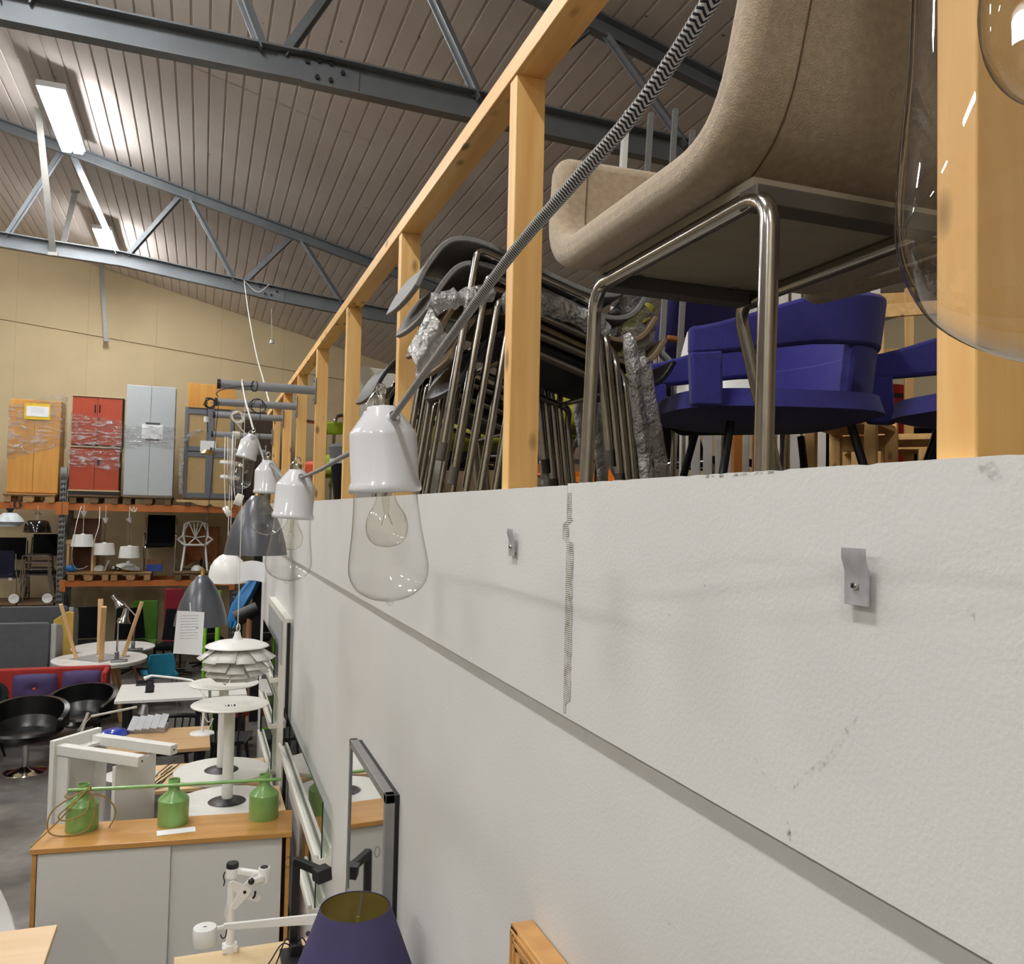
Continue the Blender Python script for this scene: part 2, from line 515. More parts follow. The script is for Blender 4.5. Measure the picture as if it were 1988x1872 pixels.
# flat steel hangers
hang_mat = M('hanger_steel', (140, 138, 134), .5, .3)
def hanger(a, b, w, label):
    t = thing('steel_hanger', label, 'steel bar', b)
    MB().bar(a, b, w, .012, up=(0, 1, 0)).build('bar', hang_mat, t, world=True)
    MB().box(V(*b) + V(0, 0, -.01), (w * 1.5, .05, .04)).build('end_plate', hang_mat, t, world=True)
    MB().box(V(*a), (w * 1.5, .05, .03)).build('end_plate', hang_mat, t, world=True)
hanger(PY(70, 175, 10.6), PY(103, 492, 11.38), .07, 'flat grey steel strut from the roof to the chord beside the lit fixture')
hanger(PY(146, 372, 12.6), PY(122, 478, 12.6), .07, 'short slanting steel strut behind the slim truss')
hanger(PY(197, 512, 17.3), PY(206, 660, 17.3), .07, 'grey steel strap hanging down the beige back wall to its seam')

# ceiling light fixtures -----------------------------------------------------
house_mat = M('fixture_housing', (225, 226, 226), .4, var=.02)
tube_mat = EMIT('fluorescent_diffuser', (252, 252, 251), TUBE_POWER)
def fixture(X, Y, first=[None], label=None):
    z = zr(X) - .20
    lb = label or 'twin tube ceiling light fixture out over the hall floor'
    if first[0]:
        c = copy_tree(first[0], loc=(X, Y, z), label=lb); return c
    t = thing('ceiling_light', lb, 'ceiling light', (X, Y, z), group='ceiling light fixtures')
    MB().bx(-.135, .135, -.79, .79, -.012, .05).build('housing', house_mat, t, bevel=.006)
    for s_ in (-1, 1):
        MB().bx(s_ * .06 - .052, s_ * .06 + .052, -.77, .77, -.062, -.012).build('diffuser', tube_mat, t, bevel=.015)
    for y in (-.55, .55):
        MB().bx(-.01, .01, y - .01, y + .01, .06, .24).build('hanger_rod', hang_mat, t)
    first[0] = t
    return t
fixture(-1.55, 10.2, label='lit twin tube ceiling light between the two roof trusses')
fixture(-1.55, 14.8, label='lit twin tube ceiling light close to the beige back wall')
# the rows go on outside the frame, at the spacing of the two fixtures in view (the bulbs mirror them in the photograph)
off_n = off_d = 0
for X, Y in [(-1.55, y) for y in (6.0, 1.1, -3.4)] + [(-7.0, y) for y in (14.8, 10.2, 6.0, 1.1, -3.4)]:
    t = fixture(X, Y); off_n += 1; t.name = 'ceiling_light_%d_offscreen' % off_n
    for ch in t.children:
        if ch.name.startswith('diffuser'): off_d += 1; ch.name = 'diffuser_%d_offscreen' % off_d

# partition and parapet -------------------------------------------------------
def plaster(name, rgb, bump=.12, bscale=160):
    m, nt, ns, ln, b = base_mat(name)
    tc = node(ns, 'ShaderNodeTexCoord')
    n1 = node(ns, 'ShaderNodeTexNoise', i_Scale=2.0, i_Detail=6.0)
    ln.new(tc.outputs['Object'], n1.inputs['Vector'])
    rp = node(ns, 'ShaderNodeValToRGB'); c = lin(rgb)
    rp.color_ramp.elements[0].position = .25; rp.color_ramp.elements[0].color = tuple(v * .93 for v in c[:3]) + (1,)
    rp.color_ramp.elements[1].position = .65; rp.color_ramp.elements[1].color = c
    ln.new(n1.outputs['Fac'], rp.inputs[0]); ln.new(rp.outputs[0], b.inputs['Base Color'])
    b.inputs['Roughness'].default_value = .75
    n2 = node(ns, 'ShaderNodeTexNoise', i_Scale=bscale, i_Detail=2.0); ln.new(tc.outputs['Object'], n2.inputs['Vector'])
    n3 = node(ns, 'ShaderNodeTexNoise', i_Scale=1.6, i_Detail=1.0); ln.new(tc.outputs['Object'], n3.inputs['Vector'])
    b1 = node(ns, 'ShaderNodeBump'); b1.inputs['Strength'].default_value = bump; b1.inputs['Distance'].default_value = .004
    b2 = node(ns, 'ShaderNodeBump'); b2.inputs['Strength'].default_value = .12; b2.inputs['Distance'].default_value = .02
    ln.new(n3.outputs['Fac'], b2.inputs['Height']); ln.new(n2.outputs['Fac'], b1.inputs['Height'])
    ln.new(b2.outputs[0], b1.inputs['Normal']); ln.new(b1.outputs[0], b.inputs['Normal'])
    return m
wall_white = plaster('white_wall_paint', (216, 215, 212))
wr = struct(MB().bx(XW + .0180, .76, -4.5, YEND, 0, ZMEZ).build('wall_right', wall_white))
ys = [-3.97, -1.27, 1.432, 4.13, 6.83, YEND]
for k in range(5):
    mb = MB()
    top = ZTOP + (.0, .0, -.003, -.004, -.006)[k]
    # top edge slightly chipped
    n = 220; vs = []
    rnd = random.Random(k)
    y0, y1 = ys[k] + .0008, ys[k + 1] - .0008
    for i in range(n + 1):
        y = y0 + (y1 - y0) * i / n
        z = top - (rnd.random() ** 9) * .0022
        vs += [(XW, y, 2.355), (XW, y, z), (XW + .0135, y, z), (XW + .0135, y, ZMEZ - .02), (XW + .0180, y, ZMEZ - .03), (XW + .0180, y, 2.355)]
    fs = [(5, 4, 3, 2, 1, 0), tuple(6 * n + q for q in range(6))]
    for i in range(n):
        for q in range(6):
            a, b = 6 * i + q, 6 * i + (q + 1) % 6
            fs.append((a, b, b + 6, a + 6))
    mb.add(vs, fs).build('parapet_board', wall_white, wr)
# bare mesh tape over the open joint between two boards
def tape_mat():
    m, nt, ns, ln, b = base_mat('bare_mesh_tape')
    tc = node(ns, 'ShaderNodeTexCoord'); sp = node(ns, 'ShaderNodeSeparateXYZ'); ln.new(tc.outputs['Object'], sp.inputs[0])
    w1 = node(ns, 'ShaderNodeMath', operation='MULTIPLY'); w1.inputs[1].default_value = 270; ln.new(sp.outputs[2], w1.inputs[0])
    f1 = node(ns, 'ShaderNodeMath', operation='FRACT'); ln.new(w1.outputs[0], f1.inputs[0])
    nz = node(ns, 'ShaderNodeTexNoise', i_Scale=60.0, i_Detail=3.0); ln.new(tc.outputs['Object'], nz.inputs['Vector'])
    ad = node(ns, 'ShaderNodeMath', operation='ADD'); ln.new(f1.outputs[0], ad.inputs[0]); ln.new(nz.outputs['Fac'], ad.inputs[1])
    rp = node(ns, 'ShaderNodeValToRGB')
    rp.color_ramp.elements[0].position = .74; rp.color_ramp.elements[0].color = lin((204, 202, 197))
    rp.color_ramp.elements[1].position = .80; rp.color_ramp.elements[1].color = lin((96, 84, 62))
    hf = node(ns, 'ShaderNodeMath', operation='MULTIPLY'); hf.inputs[1].default_value = .66; ln.new(ad.outputs[0], hf.inputs[0])
    ln.new(hf.outputs[0], rp.inputs[0]); ln.new(rp.outputs[0], b.inputs['Base Color']); b.inputs['Roughness'].default_value = .9
    return m
rnd = random.Random(3); outl = []
zz = [2.362 + i * .0085 for i in range(48)]
rt = []; lt = []
for i, z in enumerate(zz):
    t = i / 47
    wd = .006 if t < .05 else (.025 + rnd.uniform(-.004, .004))
    sh = -.004 if t < .7 else (.018 if .78 < t < .86 else -.004)
    if .88 < t: wd *= .55
    rt.append((1.430 + sh - wd, z)); lt.append((1.432 + max(0, sh), z))
mb = MB(); n = len(zz)
mb.add([(XW - .0006, y, z) for y, z in rt] + [(XW - .0006, y, z) for y, z in lt], [(i, n + i, n + i + 1, i + 1) for i in range(n - 1)])
mb.build('mesh_tape', tape_mat(), wr)

# dirty scuffs on the boards
def scuff_mat(name, rgb, amt):
    m, nt, ns, ln, b = base_mat(name)
    b.inputs['Base Color'].default_value = lin(rgb); b.inputs['Roughness'].default_value = .9
    tc = node(ns, 'ShaderNodeTexCoord')
    nz = node(ns, 'ShaderNodeTexNoise', i_Scale=140.0, i_Detail=5.0); ln.new(tc.outputs['Object'], nz.inputs['Vector'])
    rp = node(ns, 'ShaderNodeValToRGB'); rp.color_ramp.elements[0].position = .45; rp.color_ramp.elements[1].position = .75
    rp.color_ramp.elements[0].color = (0, 0, 0, 1); rp.color_ramp.elements[1].color = (amt, amt, amt, 1)
    ln.new(nz.outputs['Fac'], rp.inputs[0])
    ln.new(rp.outputs[0], b.inputs['Alpha'])
    return m
sc1 = scuff_mat('grey_scuff', (120, 115, 106), .4); sc2 = scuff_mat('brown_scuff', (86, 72, 52), .95)
def scuff(pts, ws, mat):
    P = [PX(a, b, XW - .0007) for a, b in pts]; mb = MB(); vs = []
    for i, p in enumerate(P):
        d = (P[min(i + 1, len(P) - 1)] - P[max(i - 1, 0)]).normalized(); nn = V(0, -d.z, d.y)
        vs += [p + nn * ws[i], p - nn * ws[i]]
    mb.add(vs, [(2 * i, 2 * i + 1, 2 * i + 3, 2 * i + 2) for i in range(len(P) - 1)]).build('scuff_mark', mat, wr)
scuff([(1666, 1392), (1640, 1425), (1620, 1462), (1590, 1490), (1560, 1510), (1533, 1538)], [.001, .004, .004, .005, .003, .001], sc1)
scuff([(1462, 1464), (1480, 1500), (1508, 1532)], [.0008, .002, .002], sc1)
scuff([(1529, 1594), (1530, 1608), (1531, 1620), (1535, 1635)], [.001, .0032, .003, .0005], sc2)
scuff([(1876, 1186), (1884, 1196), (1890, 1208)], [.003, .006, .002], sc1)
scuff([(1900, 915), (1925, 912), (1940, 930)], [.005, .008, .004], sc1)
scuff([(1300, 1790), (1298, 1796)], [.002, .002], sc2)
for a, b in ((1366, 1395 - 260), (1297, 1192)): scuff([(a, b), (a + 3, b + 4)], [.0015, .0012], sc2)
for k in range(6):
    a = 1370 + k * 22 + (k * 37 % 11); b = 926 - (a - 1370) * .072
    scuff([(a, b), (a + 18, b - 1)], [.0022, .001], sc2)

# mezzanine deck behind the parapet
deck = M('mezzanine_deck', (70, 60, 50), .8, var=.2, scale=4)
struct(MB().bx(.76, 7, -4.5, YEND, ZMEZ - .12, ZMEZ).build('floor_mezzanine', deck))

# timber guard railing ---------------------------------------------------------
pine_z = WOOD('pine_post', (226, 172, 100), (244, 202, 132), axis=2)
pine_y = WOOD('pine_rail', (226, 172, 100), (244, 202, 132), axis=1)
rl = thing('timber_railing', 'pine timber guard railing of square posts and a top rail along the mezzanine edge', 'railing', (.68, 1.8, ZMEZ))
POSTS = [.588, 1.815, 3.005, 4.21, 5.38, 6.5, 7.65, 8.8]
for y in POSTS:
    MB().bx(.6435, .715, y - .0225, y + .0225, ZMEZ, 3.725).build('post', pine_z, rl, bevel=.002, world=True)
for y0, y1 in ((-.9, 3.03), (3.033, 6.4), (6.403, 9.7)):
    MB().bx(.640, .715, y0, y1, 3.725, 3.772).build('top_rail', pine_y, rl, bevel=.002, world=True)
MB().bx(.66, .70, 6.6, 9.6, 2.93, 2.975).build('lower_rail', pine_y, rl, bevel=.002, world=True)
# ================================================================ WALL CLIPS
clip_mat = M('zinc_clip', (178, 178, 180), .5, .3, var=.12, scale=60)
def wall_clip(px_, py_, label):
    c = PX(px_, py_, XW)
    t = thing('wall_clip', label, 'wall clip', (XW, c.y, c.z), group='metal clips screwed to the parapet board')
    o = [(-.008, -.026), (-.008, .008), (-.0125, .022), (-.0125, .032), (-.0145, .032), (-.0145, .0215), (-.0100, .0075), (-.0100, -.026)]
    # plate bent outward at its upper end; outline in XZ, extruded along -Y
    MB().prism(o, -.0165, .0165).build('plate', clip_mat, t, bevel=.0004)
    MB().bx(-.008, 0, -.010, .010, -.018, .004).build('spacer', clip_mat, t)
    MB().lathe([(.0003, -.004), (.0032, -.0035), (.0045, -.0015), (.0046, 0)], 16, c=(-.0105, 0, -.006), R=rot('Y', 90)).build('screw_head', chrome, t)
    for a in (45, -45):
        MB().box((-.0146, 0, -.006), (.0006, .005, .0011), R=rot('X', a)).build('screw_slot', black_plastic, t)
wall_clip(1677, 1125, 'galvanised clip screwed to the white board beside the scuff marks')
wall_clip(1001, 1056, 'galvanised clip screwed to the white board beside the taped joint')

# ================================================================ BULB LAMPS ON THE TEXTILE CABLE
porcelain = M('white_porcelain', (220, 221, 225), .12, var=.01, coat=.6)
cream = M('cream_socket', (226, 214, 180), .5)
big_glass = GLASS('lamp_glass', tint=(.985, .985, .98), edge=(.18, .18, .18), ior=1.5, rest=.025, fmul=1.0)
bulb_glass = GLASS('bulb_glass', tint=(.97, .96, .92), edge=(.3, .3, .28), ior=1.5, rest=.03, fmul=1.0)
def smooth_prof(pr, n=4): return [(max(.0002, p.x), p.y) for p in spline([V(a, b, 0) for a, b in pr], n)]
def bulb_lamp(label, loc, rz=0, R=None):
    t = thing('bulb_lamp', label, 'lamp', loc, rz, 'porcelain bulb lamps along the cable', R)
    MB().lathe([(.008, -.001), (.0205, -.003), (.0225, -.006), (.0478, -.040), (.0492, -.046), (.0495, -.112), (.0518, -.116), (.0528, -.121),
                (.0525, -.126), (.0495, -.1285), (.0470, -.126), (.0465, -.06), (.02, -.03), (.0005, -.028)], 48).build('holder', porcelain, t, sharp=50)
    b = MB().tube([(0, -.018, -.030), (0, -.041, -.021)], [.013, .0085], 16)
    b.build('cable_boss', porcelain, t)
    MB().lathe([(.0056, 0), (.0068, -.0008), (.0085, 0)], 16, c=(0, -.0415, -.0208), R=rot('X', 70)).build('cable_hole', black_plastic, t)
    MB().lathe([(.0005, .013), (.0105, .0125), (.0112, .010), (.0112, 0), (.0105, -.003)], 20).build('collar', chrome, t)
    MB().tube([(0.007 * cos(a), 0, .021 + .009 * sin(a)) for a in [2 * pi * k / 20 for k in range(20)]], .0019, 8, closed=True).build('hook_ring', chrome, t)
    MB().tube(spline([(0, 0, .027), (-.012, .0, .016), (-.022, .002, .002), (-.024, .003, -.012)], 6), .0015, 6).build('hook_link', chrome, t)
    g = MB().lathe(smooth_prof([(.0452, -.112), (.0460, -.130), (.0478, -.155), (.0510, -.185), (.0556, -.215), (.0578, -.232), (.0580, -.242), (.0560, -.253), (.0500, -.2655),
                    (.0390, -.2755), (.0250, -.2825), (.0120, -.2855), (.0060, -.2870), (.0050, -.2905), (.0025, -.2925), (.0002, -.293)]), 96)
    g.build('glass_jar', big_glass, t, sharp=80)
    bu = MB().lathe(smooth_prof([(.0135, -.124), (.0140, -.135), (.0185, -.147), (.0255, -.158), (.0298, -.170), (.0305, -.180), (.0285, -.191), (.0225, -.2005), (.0130, -.206), (.0003, -.208)]), 64)
    bo = bu.build('bulb', bulb_glass, t, sharp=80)
    MB().lathe([(.0015, -.130), (.006, -.131), (.0045, -.150), (.0025, -.163), (.0005, -.165)], 14).build('glass_stem', MATS['bulb_glass'], bo)
    for s_ in (-1, 1):
        MB().tube([(s_ * .003, 0, -.160), (s_ * .009, 0, -.176)], .0005, 5).build('filament_wire', steel_dull, bo)
    MB().lathe([(.0005, -.095), (.018, -.096), (.019, -.124), (.014, -.126), (.0005, -.126)], 24).build('socket', cream, t)
    return t
L2 = PD(741, 786, 1.24); L3 = PD(577, 911, 2.18); L4 = PD(521, 893, 3.25); L5 = PD(491, 843, 4.3)
TILT1 = rot('Y', -5.5)
L1 = PD(2182, 750, .25) - TILT1 @ V(0, 0, -.293)
l2 = bulb_lamp('porcelain and clear glass bulb lamp with the zigzag cable rising from its side', L2, R=rot('Y', -4) @ rot('Z', 14))
copy_tree(l2, L3, label='porcelain bulb lamp hanging between the one with the rising cable and the grey pendant', R=rot('Y', 3.5) @ rot('Z', 12))
copy_tree(l2, L4, 12, 'upright porcelain bulb lamp beside the tilted one')
copy_tree(l2, L5, label='tilted porcelain bulb lamp hung by a white twisted cord from a grey rod', R=rot('Y', 14))
copy_tree(l2, L1, R=TILT1 @ rot('Z', 30), label='clear glass bulb lamp right in front of the pine post and felt chair')

# textile cable ------------------------------------------------------------
def cable_mat():
    m, nt, ns, ln, b = base_mat('zigzag_textile')
    uv = node(ns, 'ShaderNodeUVMap'); sp = node(ns, 'ShaderNodeSeparateXYZ'); ln.new(uv.outputs[0], sp.inputs[0])
    def mth(op, a, c=None):
        n = node(ns, 'ShaderNodeMath', operation=op)
        for i, q in enumerate((a, c)):
            if q is None: continue
            if isinstance(q, (int, float)): n.inputs[i].default_value = q
            else: ln.new(q, n.inputs[i])
        return n.outputs[0]
    u = mth('MULTIPLY', sp.outputs[0], 4.0)
    tri = mth('ABSOLUTE', mth('SUBTRACT', mth('FRACT', u), .5))
    v = mth('ADD', mth('MULTIPLY', sp.outputs[1], 270.0), mth('MULTIPLY', tri, 1.5))
    st = mth('FRACT', v)
    rp = node(ns, 'ShaderNodeValToRGB'); rp.color_ramp.interpolation = 'LINEAR'
    rp.color_ramp.elements[0].position = .47; rp.color_ramp.elements[0].color = lin((30, 30, 36))
    rp.color_ramp.elements[1].position = .53; rp.color_ramp.elements[1].color = lin((196, 194, 190))
    ln.new(st, rp.inputs[0]); ln.new(rp.outputs[0], b.inputs['Base Color']); b.inputs['Roughness'].default_value = .9
    bp = node(ns, 'ShaderNodeBump'); bp.inputs['Strength'].default_value = .5; bp.inputs['Distance'].default_value = .001
    ln.new(mth('PINGPONG', st, .5), bp.inputs['Height']); ln.new(bp.outputs[0], b.inputs['Normal'])
    return m
zig = cable_mat()
tc_ = thing('textile_cable', 'thick textile cable with black and white zigzag weave joining the porcelain lamps', 'cable', L2 + V(.02, -.03, -.03))
def seg(pts, r=.0046, n=12, k=10): MB().tube(spline(pts, k), r, n, uv=True).build('cable', zig, tc_, world=True)
boss = lambda L, a: L + Matrix.Rotation(radians(a), 3, 'Z') @ V(0, -.036, -.023)
p0 = boss(L2, 14)
seg([p0, PD(790, 772, 1.09), PD(868, 665, .90), PD(985, 505, .71), PD(1100, 370, .575), PD(1215, 240, .495), PD(1300, 125, .45), PD(1395, -25, .40), PD(1560, -300, .36), PD(1750, -600, .32), L1 + V(-.02, .0, .0)], n=16)
seg([L2 + V(-.02, .04, -.06), PD(660, 890, 1.6), PD(622, 912, 1.9), boss(L3, 12)])
seg([L3 + V(-.03, .03, -.03), PD(545, 921, 2.6), boss(L4, 12)])
seg([L4 + V(-.01, .03, -.02), PD(508, 878, 3.8), L5 + V(.02, -.045, -.03)])

# ================================================================ DISPLAY RODS
rod_mat = M('grey_rod_paint', (142, 146, 150), .4, .2, var=.06)
RODZ = {}
def rod(k, y, px_, py_, label):
    e = PY(px_, py_, y - .03); X0 = .07
    z = e.z
    t = thing('display_rod', label, 'display rod', (.64, y - .01, z), group='grey rods bolted to the railing posts')
    RODZ[k] = V(X0, y - .01, z)
    MB().cyl((0, 0, 0), (X0 - .64 + .01, 0, 0), .027, 20).build('tube', rod_mat, t)
    MB().cyl((X0 - .64 + .012, 0, 0), (X0 - .64 - .008, 0, 0), .030, 20).build('end_cap', black_plastic, t)
    MB().box((-.002, 0, 0), (.008, .05, .16)).build('flange_plate', rod_mat, t, bevel=.003)
    for dz in (-.06, .06): MB().cyl((-.006, 0, dz), (-.012, 0, dz), .008, 6).build('bolt', steel_dull, t)
rod(1, 5.38, 606, 757, 'grey tubular rod on the fourth pine post past the taped board joint')
rod(2, 6.50, 570, 789, 'grey tubular rod on the fifth pine post past the taped board joint')
rod(3, 7.65, 545, 812, 'grey tubular rod on the sixth pine post past the taped board joint')
rod(4, 8.80, 525, 848, 'grey tubular rod on the seventh pine post past the taped board joint')
rod(5, 9.66, 505, 878, 'grey tubular rod at the end of the railing, lowest of the rods')

white_cord = M('white_cord', (222, 219, 210), .7)
dark_cord = M('dark_cord', (48, 48, 52), .7)
def cordthing(name, label, mat, paths, r=.004, cat='cord'):
    t = thing(name, label, cat, paths[0][0])
    for p in paths: MB().tube(spline(p, 8), r, 6).build('cord', mat, t, world=True)
    return t
r1 = RODZ[1]; r2 = RODZ[2]; r3 = RODZ[3]; r4 = RODZ[4]; r5 = RODZ[5]
# white twisted cord over the first rod to the tilted lamp, with little loops
def loop(c, r, n=14, tilt=0, turns=1.0, d=(0, 1, 0)):
    return [V(*c) + V(tilt * cos(a), r * cos(a), r * sin(a)) for a in [2 * pi * turns * k / n for k in range(n + 1)]]
cordthing('suspension_rope', 'white twisted cord looped over the grey rod to carry the tilted lamp', white_cord,
          [[PY(470, 741, 5.36), PY(476, 775, 5.1), PY(484, 805, 4.8), L5 + V(0, 0, .03)], loop(V(PY(470, 741, 5.36).x, 5.37, r1.z), .0325)], .005)
cordthing('dark_wire', 'dark wire knotted round the grey rod above the tilted lamp', dark_cord,
          [loop((.27, 5.37, r1.z), .0305, tilt=.012), loop((.285, 5.37, r1.z), .0305, tilt=-.006), [V(.27, 5.338, r1.z), PY(455, 752, 5.325), PY(430, 757, 5.325), PY(420, 764, 5.325), PY(424, 770, 5.325)]], .003)
cordthing('hanging_rope', 'long white cord hanging from the roof truss chord to the railing rods', white_cord,
          [[PY(474, 545, 11.4), PY(483, 610, 10), PY(497, 685, 8.6), PY(512, 740, 7.4), PY(523, 782, 6.6)], [PY(474, 545, 11.4), PY(500, 567, 11.35), PY(522, 553, 11.35)]], .006)
t = thing('pull_switch', 'white pull cord switch dangling from the ceiling before the back wall', 'pull switch', PY(528, 668, 14))
MB().cyl(PY(527, 600, 14), PY(528, 657, 14), .006, 6).build('cord', white_cord, t, world=True)
MB().lathe([(.01, .06), (.028, .055), (.04, 0), (.0005, -.005)], 14, c=PY(528, 667, 14)).build('pull_knob', white_paint, t, world=True)

# ================================================================ PENDANT LAMPS
gun = M('grey_satin_enamel', (84, 86, 92), .3, .25, var=.03)
gun_in = M('pendant_inside', (222, 220, 214), .5)
brass = M('brass', (176, 140, 66), .3, .9)
def cone_pendant(label, top, sc, anchor, cordmat):
    t = thing('cone_pendant', label, 'pendant lamp', top)
    pr = [(.02, .0), (.035, -.004), (.072, -.05), (.112, -.115), (.148, -.20), (.172, -.29), (.182, -.352)]
    pr = [(a * sc, b * sc) for a, b in pr]
    MB().lathe(pr + [(a * .985, b) for a, b in reversed(pr)], 48).build('shade', gun, t, sharp=60)
    MB().lathe([(.0005, .055 * sc), (.012 * sc, .05 * sc), (.016 * sc, .0), (.022 * sc, -.01 * sc)], 16).build('neck', brass, t)
    MB().tube([V(0, 0, .05 * sc), V(*anchor) - V(*top)], .003, 6).build('cord', cordmat, t)
    MB().sphere((0, 0, -.2 * sc), .045 * sc, 16, 10).build('bulb', gun_in, t)
    return t
P1 = PY(393, 1117, 6.45); a1 = V(r2.x + .02, 6.45, r2.z)
p1t = cone_pendant('grey bell shaped pendant with a printed sheet pinned to it', P1, 1.0, a1, dark_cord)
cp = PY(403, 882, 6.45)
MB().lathe([(.004, .035), (.02, .03), (.052, .005), (.05, 0), (.0005, .002)], 24, c=cp).build('ceiling_cup', brass, p1t, world=True)
MB().lathe([(.02, .04), (.02, 0), (.0005, 0)], 14, c=PY(401, 820, 6.46)).build('cord_grip', white_paint, p1t, world=True)
P2 = PY(500, 962, 6.45)
cone_pendant('grey bell shaped pendant hanging behind the upright porcelain lamps', P2, 1.22, V(P2.x, 6.45, r2.z), dark_cord)
# white dome
P3 = PY(444, 1073, 9.3)
t = thing('dome_pendant', 'glossy white dome pendant with a paper tag, hung on a doubled cable', 'pendant lamp', P3)
pr = [(.004, .004), (.03, -.004), (.09, -.035), (.14, -.08), (.175, -.14), (.19, -.21), (.197, -.31)]
MB().lathe(pr + [(a - .004, b) for a, b in reversed(pr)], 40).build('shade', white_lacquer, t, sharp=60)
for dx in (-.012, .012): MB().cyl((dx, 0, 0), V(dx, 0, r4.z - P3.z), .004, 6).build('cord', white_cord, t)
MB().grid(lambda u, v: (.09 + .26 * u, -.2 - .05 * u, -.10 - .2 * v + .03 * sin(3 * u)), 6, 4, .002).build('paper_tag', paper, t)

# layered white pendant
P4 = PY(461, 1238, 5.38)
lp = thing('leaf_pendant', 'white pendant of overlapping metal leaves under a flat top disc', 'pendant lamp', P4)
MB().lathe([(.0005, -.012), (.03, -.012), (.05, -.016), (.12, -.022), (.172, -.040), (.184, -.048), (.184, -.051), (.12, -.030), (.0005, -.02)], 48).build('top_disc', white_paint, lp, sharp=60)
MB().lathe([(.0005, .035), (.016, .034), (.02, .012), (.03, -.012)], 18).build('canopy_cup', white_paint, lp)
MB().tube(spline([(0, 0, .03), (.012, 0, .05), (.008, 0, .08), (-.006, 0, .07), (-.004, 0, .04)], 5), .003, 6).build('suspension_loop', white_cord, lp)
MB().cyl((0, 0, .06), (.0, .0, r1.z - P4.z), .0028, 6).build('cord', white_cord, lp)
leaf_me = None
for tier, (ri, zi, ro, zo, n_) in enumerate(((.10, -.045, .215, -.125, 12), (.10, -.10, .20, -.175, 12), (.09, -.145, .175, -.215, 11), (.07, -.18, .13, -.245, 9))):
    wd = 2 * ro * sin(pi / n_) * .98; first_leaf = None
    for k in range(n_):
        an = 2 * pi * (k + .5 * (tier % 2)) / n_ + .2
        if first_leaf is None:
            mb = MB(); w2 = wd / 2; wi = wd * .36
            mb.add([(ri, -wi, zi), (ri, wi, zi), (ro, w2, zo), (ro, -w2, zo)], [(0, 1, 2, 3)])
            first_leaf = mb.build('leaf', white_paint, lp, solid=.003); o = first_leaf
        else:
            o = first_leaf.copy(); COL.objects.link(o); o.parent = lp
        o.rotation_euler = (0, radians(random.uniform(-3, 3)), an)
MB().lathe([(.06, -.05), (.07, -.15), (.05, -.24)], 20).build('diffuser', white_paint, lp)

# printed sheet pinned on the grey pendant (illegible small print lines)
def printed(name):
    m, nt, ns, ln, b = base_mat(name)
    tc = node(ns, 'ShaderNodeTexCoord'); sp = node(ns, 'ShaderNodeSeparateXYZ'); ln.new(tc.outputs['Generated'], sp.inputs[0])
    def mth(op, a, c=None):
        n = node(ns, 'ShaderNodeMath', operation=op)
        for i, q in enumerate((a, c)):
            if q is None: continue
            if isinstance(q, (int, float)): n.inputs[i].default_value = q
            else: ln.new(q, n.inputs[i])
        return n.outputs[0]
    row = mth('LESS_THAN', mth('FRACT', mth('MULTIPLY', sp.outputs[2], 16.0)), .22)
    n1 = node(ns, 'ShaderNodeTexNoise', i_Scale=1.0, i_Detail=2.0)
    mp = node(ns, 'ShaderNodeMapping'); mp.inputs['Scale'].default_value = (60, 1, 16); ln.new(tc.outputs['Generated'], mp.inputs[0]); ln.new(mp.outputs[0], n1.inputs['Vector'])
    wr_ = mth('GREATER_THAN', n1.outputs['Fac'], .42)
    xin = mth('LESS_THAN', mth('ABSOLUTE', mth('SUBTRACT', sp.outputs[0], .5)), .3)
    zin = mth('LESS_THAN', mth('ABSOLUTE', mth('SUBTRACT', sp.outputs[2], .62)), .28)
    f = mth('MULTIPLY', mth('MULTIPLY', row, wr_), mth('MULTIPLY', xin, zin))
    mx = node(ns, 'ShaderNodeMix', data_type='RGBA'); ln.new(mth('MULTIPLY', f, .6), mx.inputs[0])
    mx.inputs[6].default_value = lin((236, 238, 241)); mx.inputs[7].default_value = lin((70, 70, 76))
    ln.new(mx.outputs[2], b.inputs['Base Color']); b.inputs['Roughness'].default_value = .8
    return m
printed_sheet = printed('printed_sheet')
def sheet_quad(name, label, cat, corners, mat, group=None, n=5, sag=.004):
    """paper sheet from its four corners (tl, tr, br, bl), slightly bowed, real thickness"""
    tl, tr, br, bl = [Vector(c) for c in corners]
    t = thing(name, label, cat, bl, group=group)
    nn = (tr - tl).cross(bl - tl).normalized()
    MB().grid(lambda u, v: (tl * (1 - u) + tr * u) * (1 - v) + (bl * (1 - u) + br * u) * v + nn * (sag * sin(pi * u)), n, n, .0008).build('sheet', mat, t, world=True)
    return t
t = sheet_quad('paper_note', 'printed white sheet hanging in front of the grey bell pendant', 'paper', [PY(344, 1186, 6.265), PY(397, 1189, 6.265), PY(392, 1273, 6.26), PY(336, 1269, 6.26)], printed_sheet, sag=.012)
MB().cyl(PY(369, 1170, 6.22), PY(370, 1190, 6.2), .004, 6).build('tape', white_paint, t, world=True)

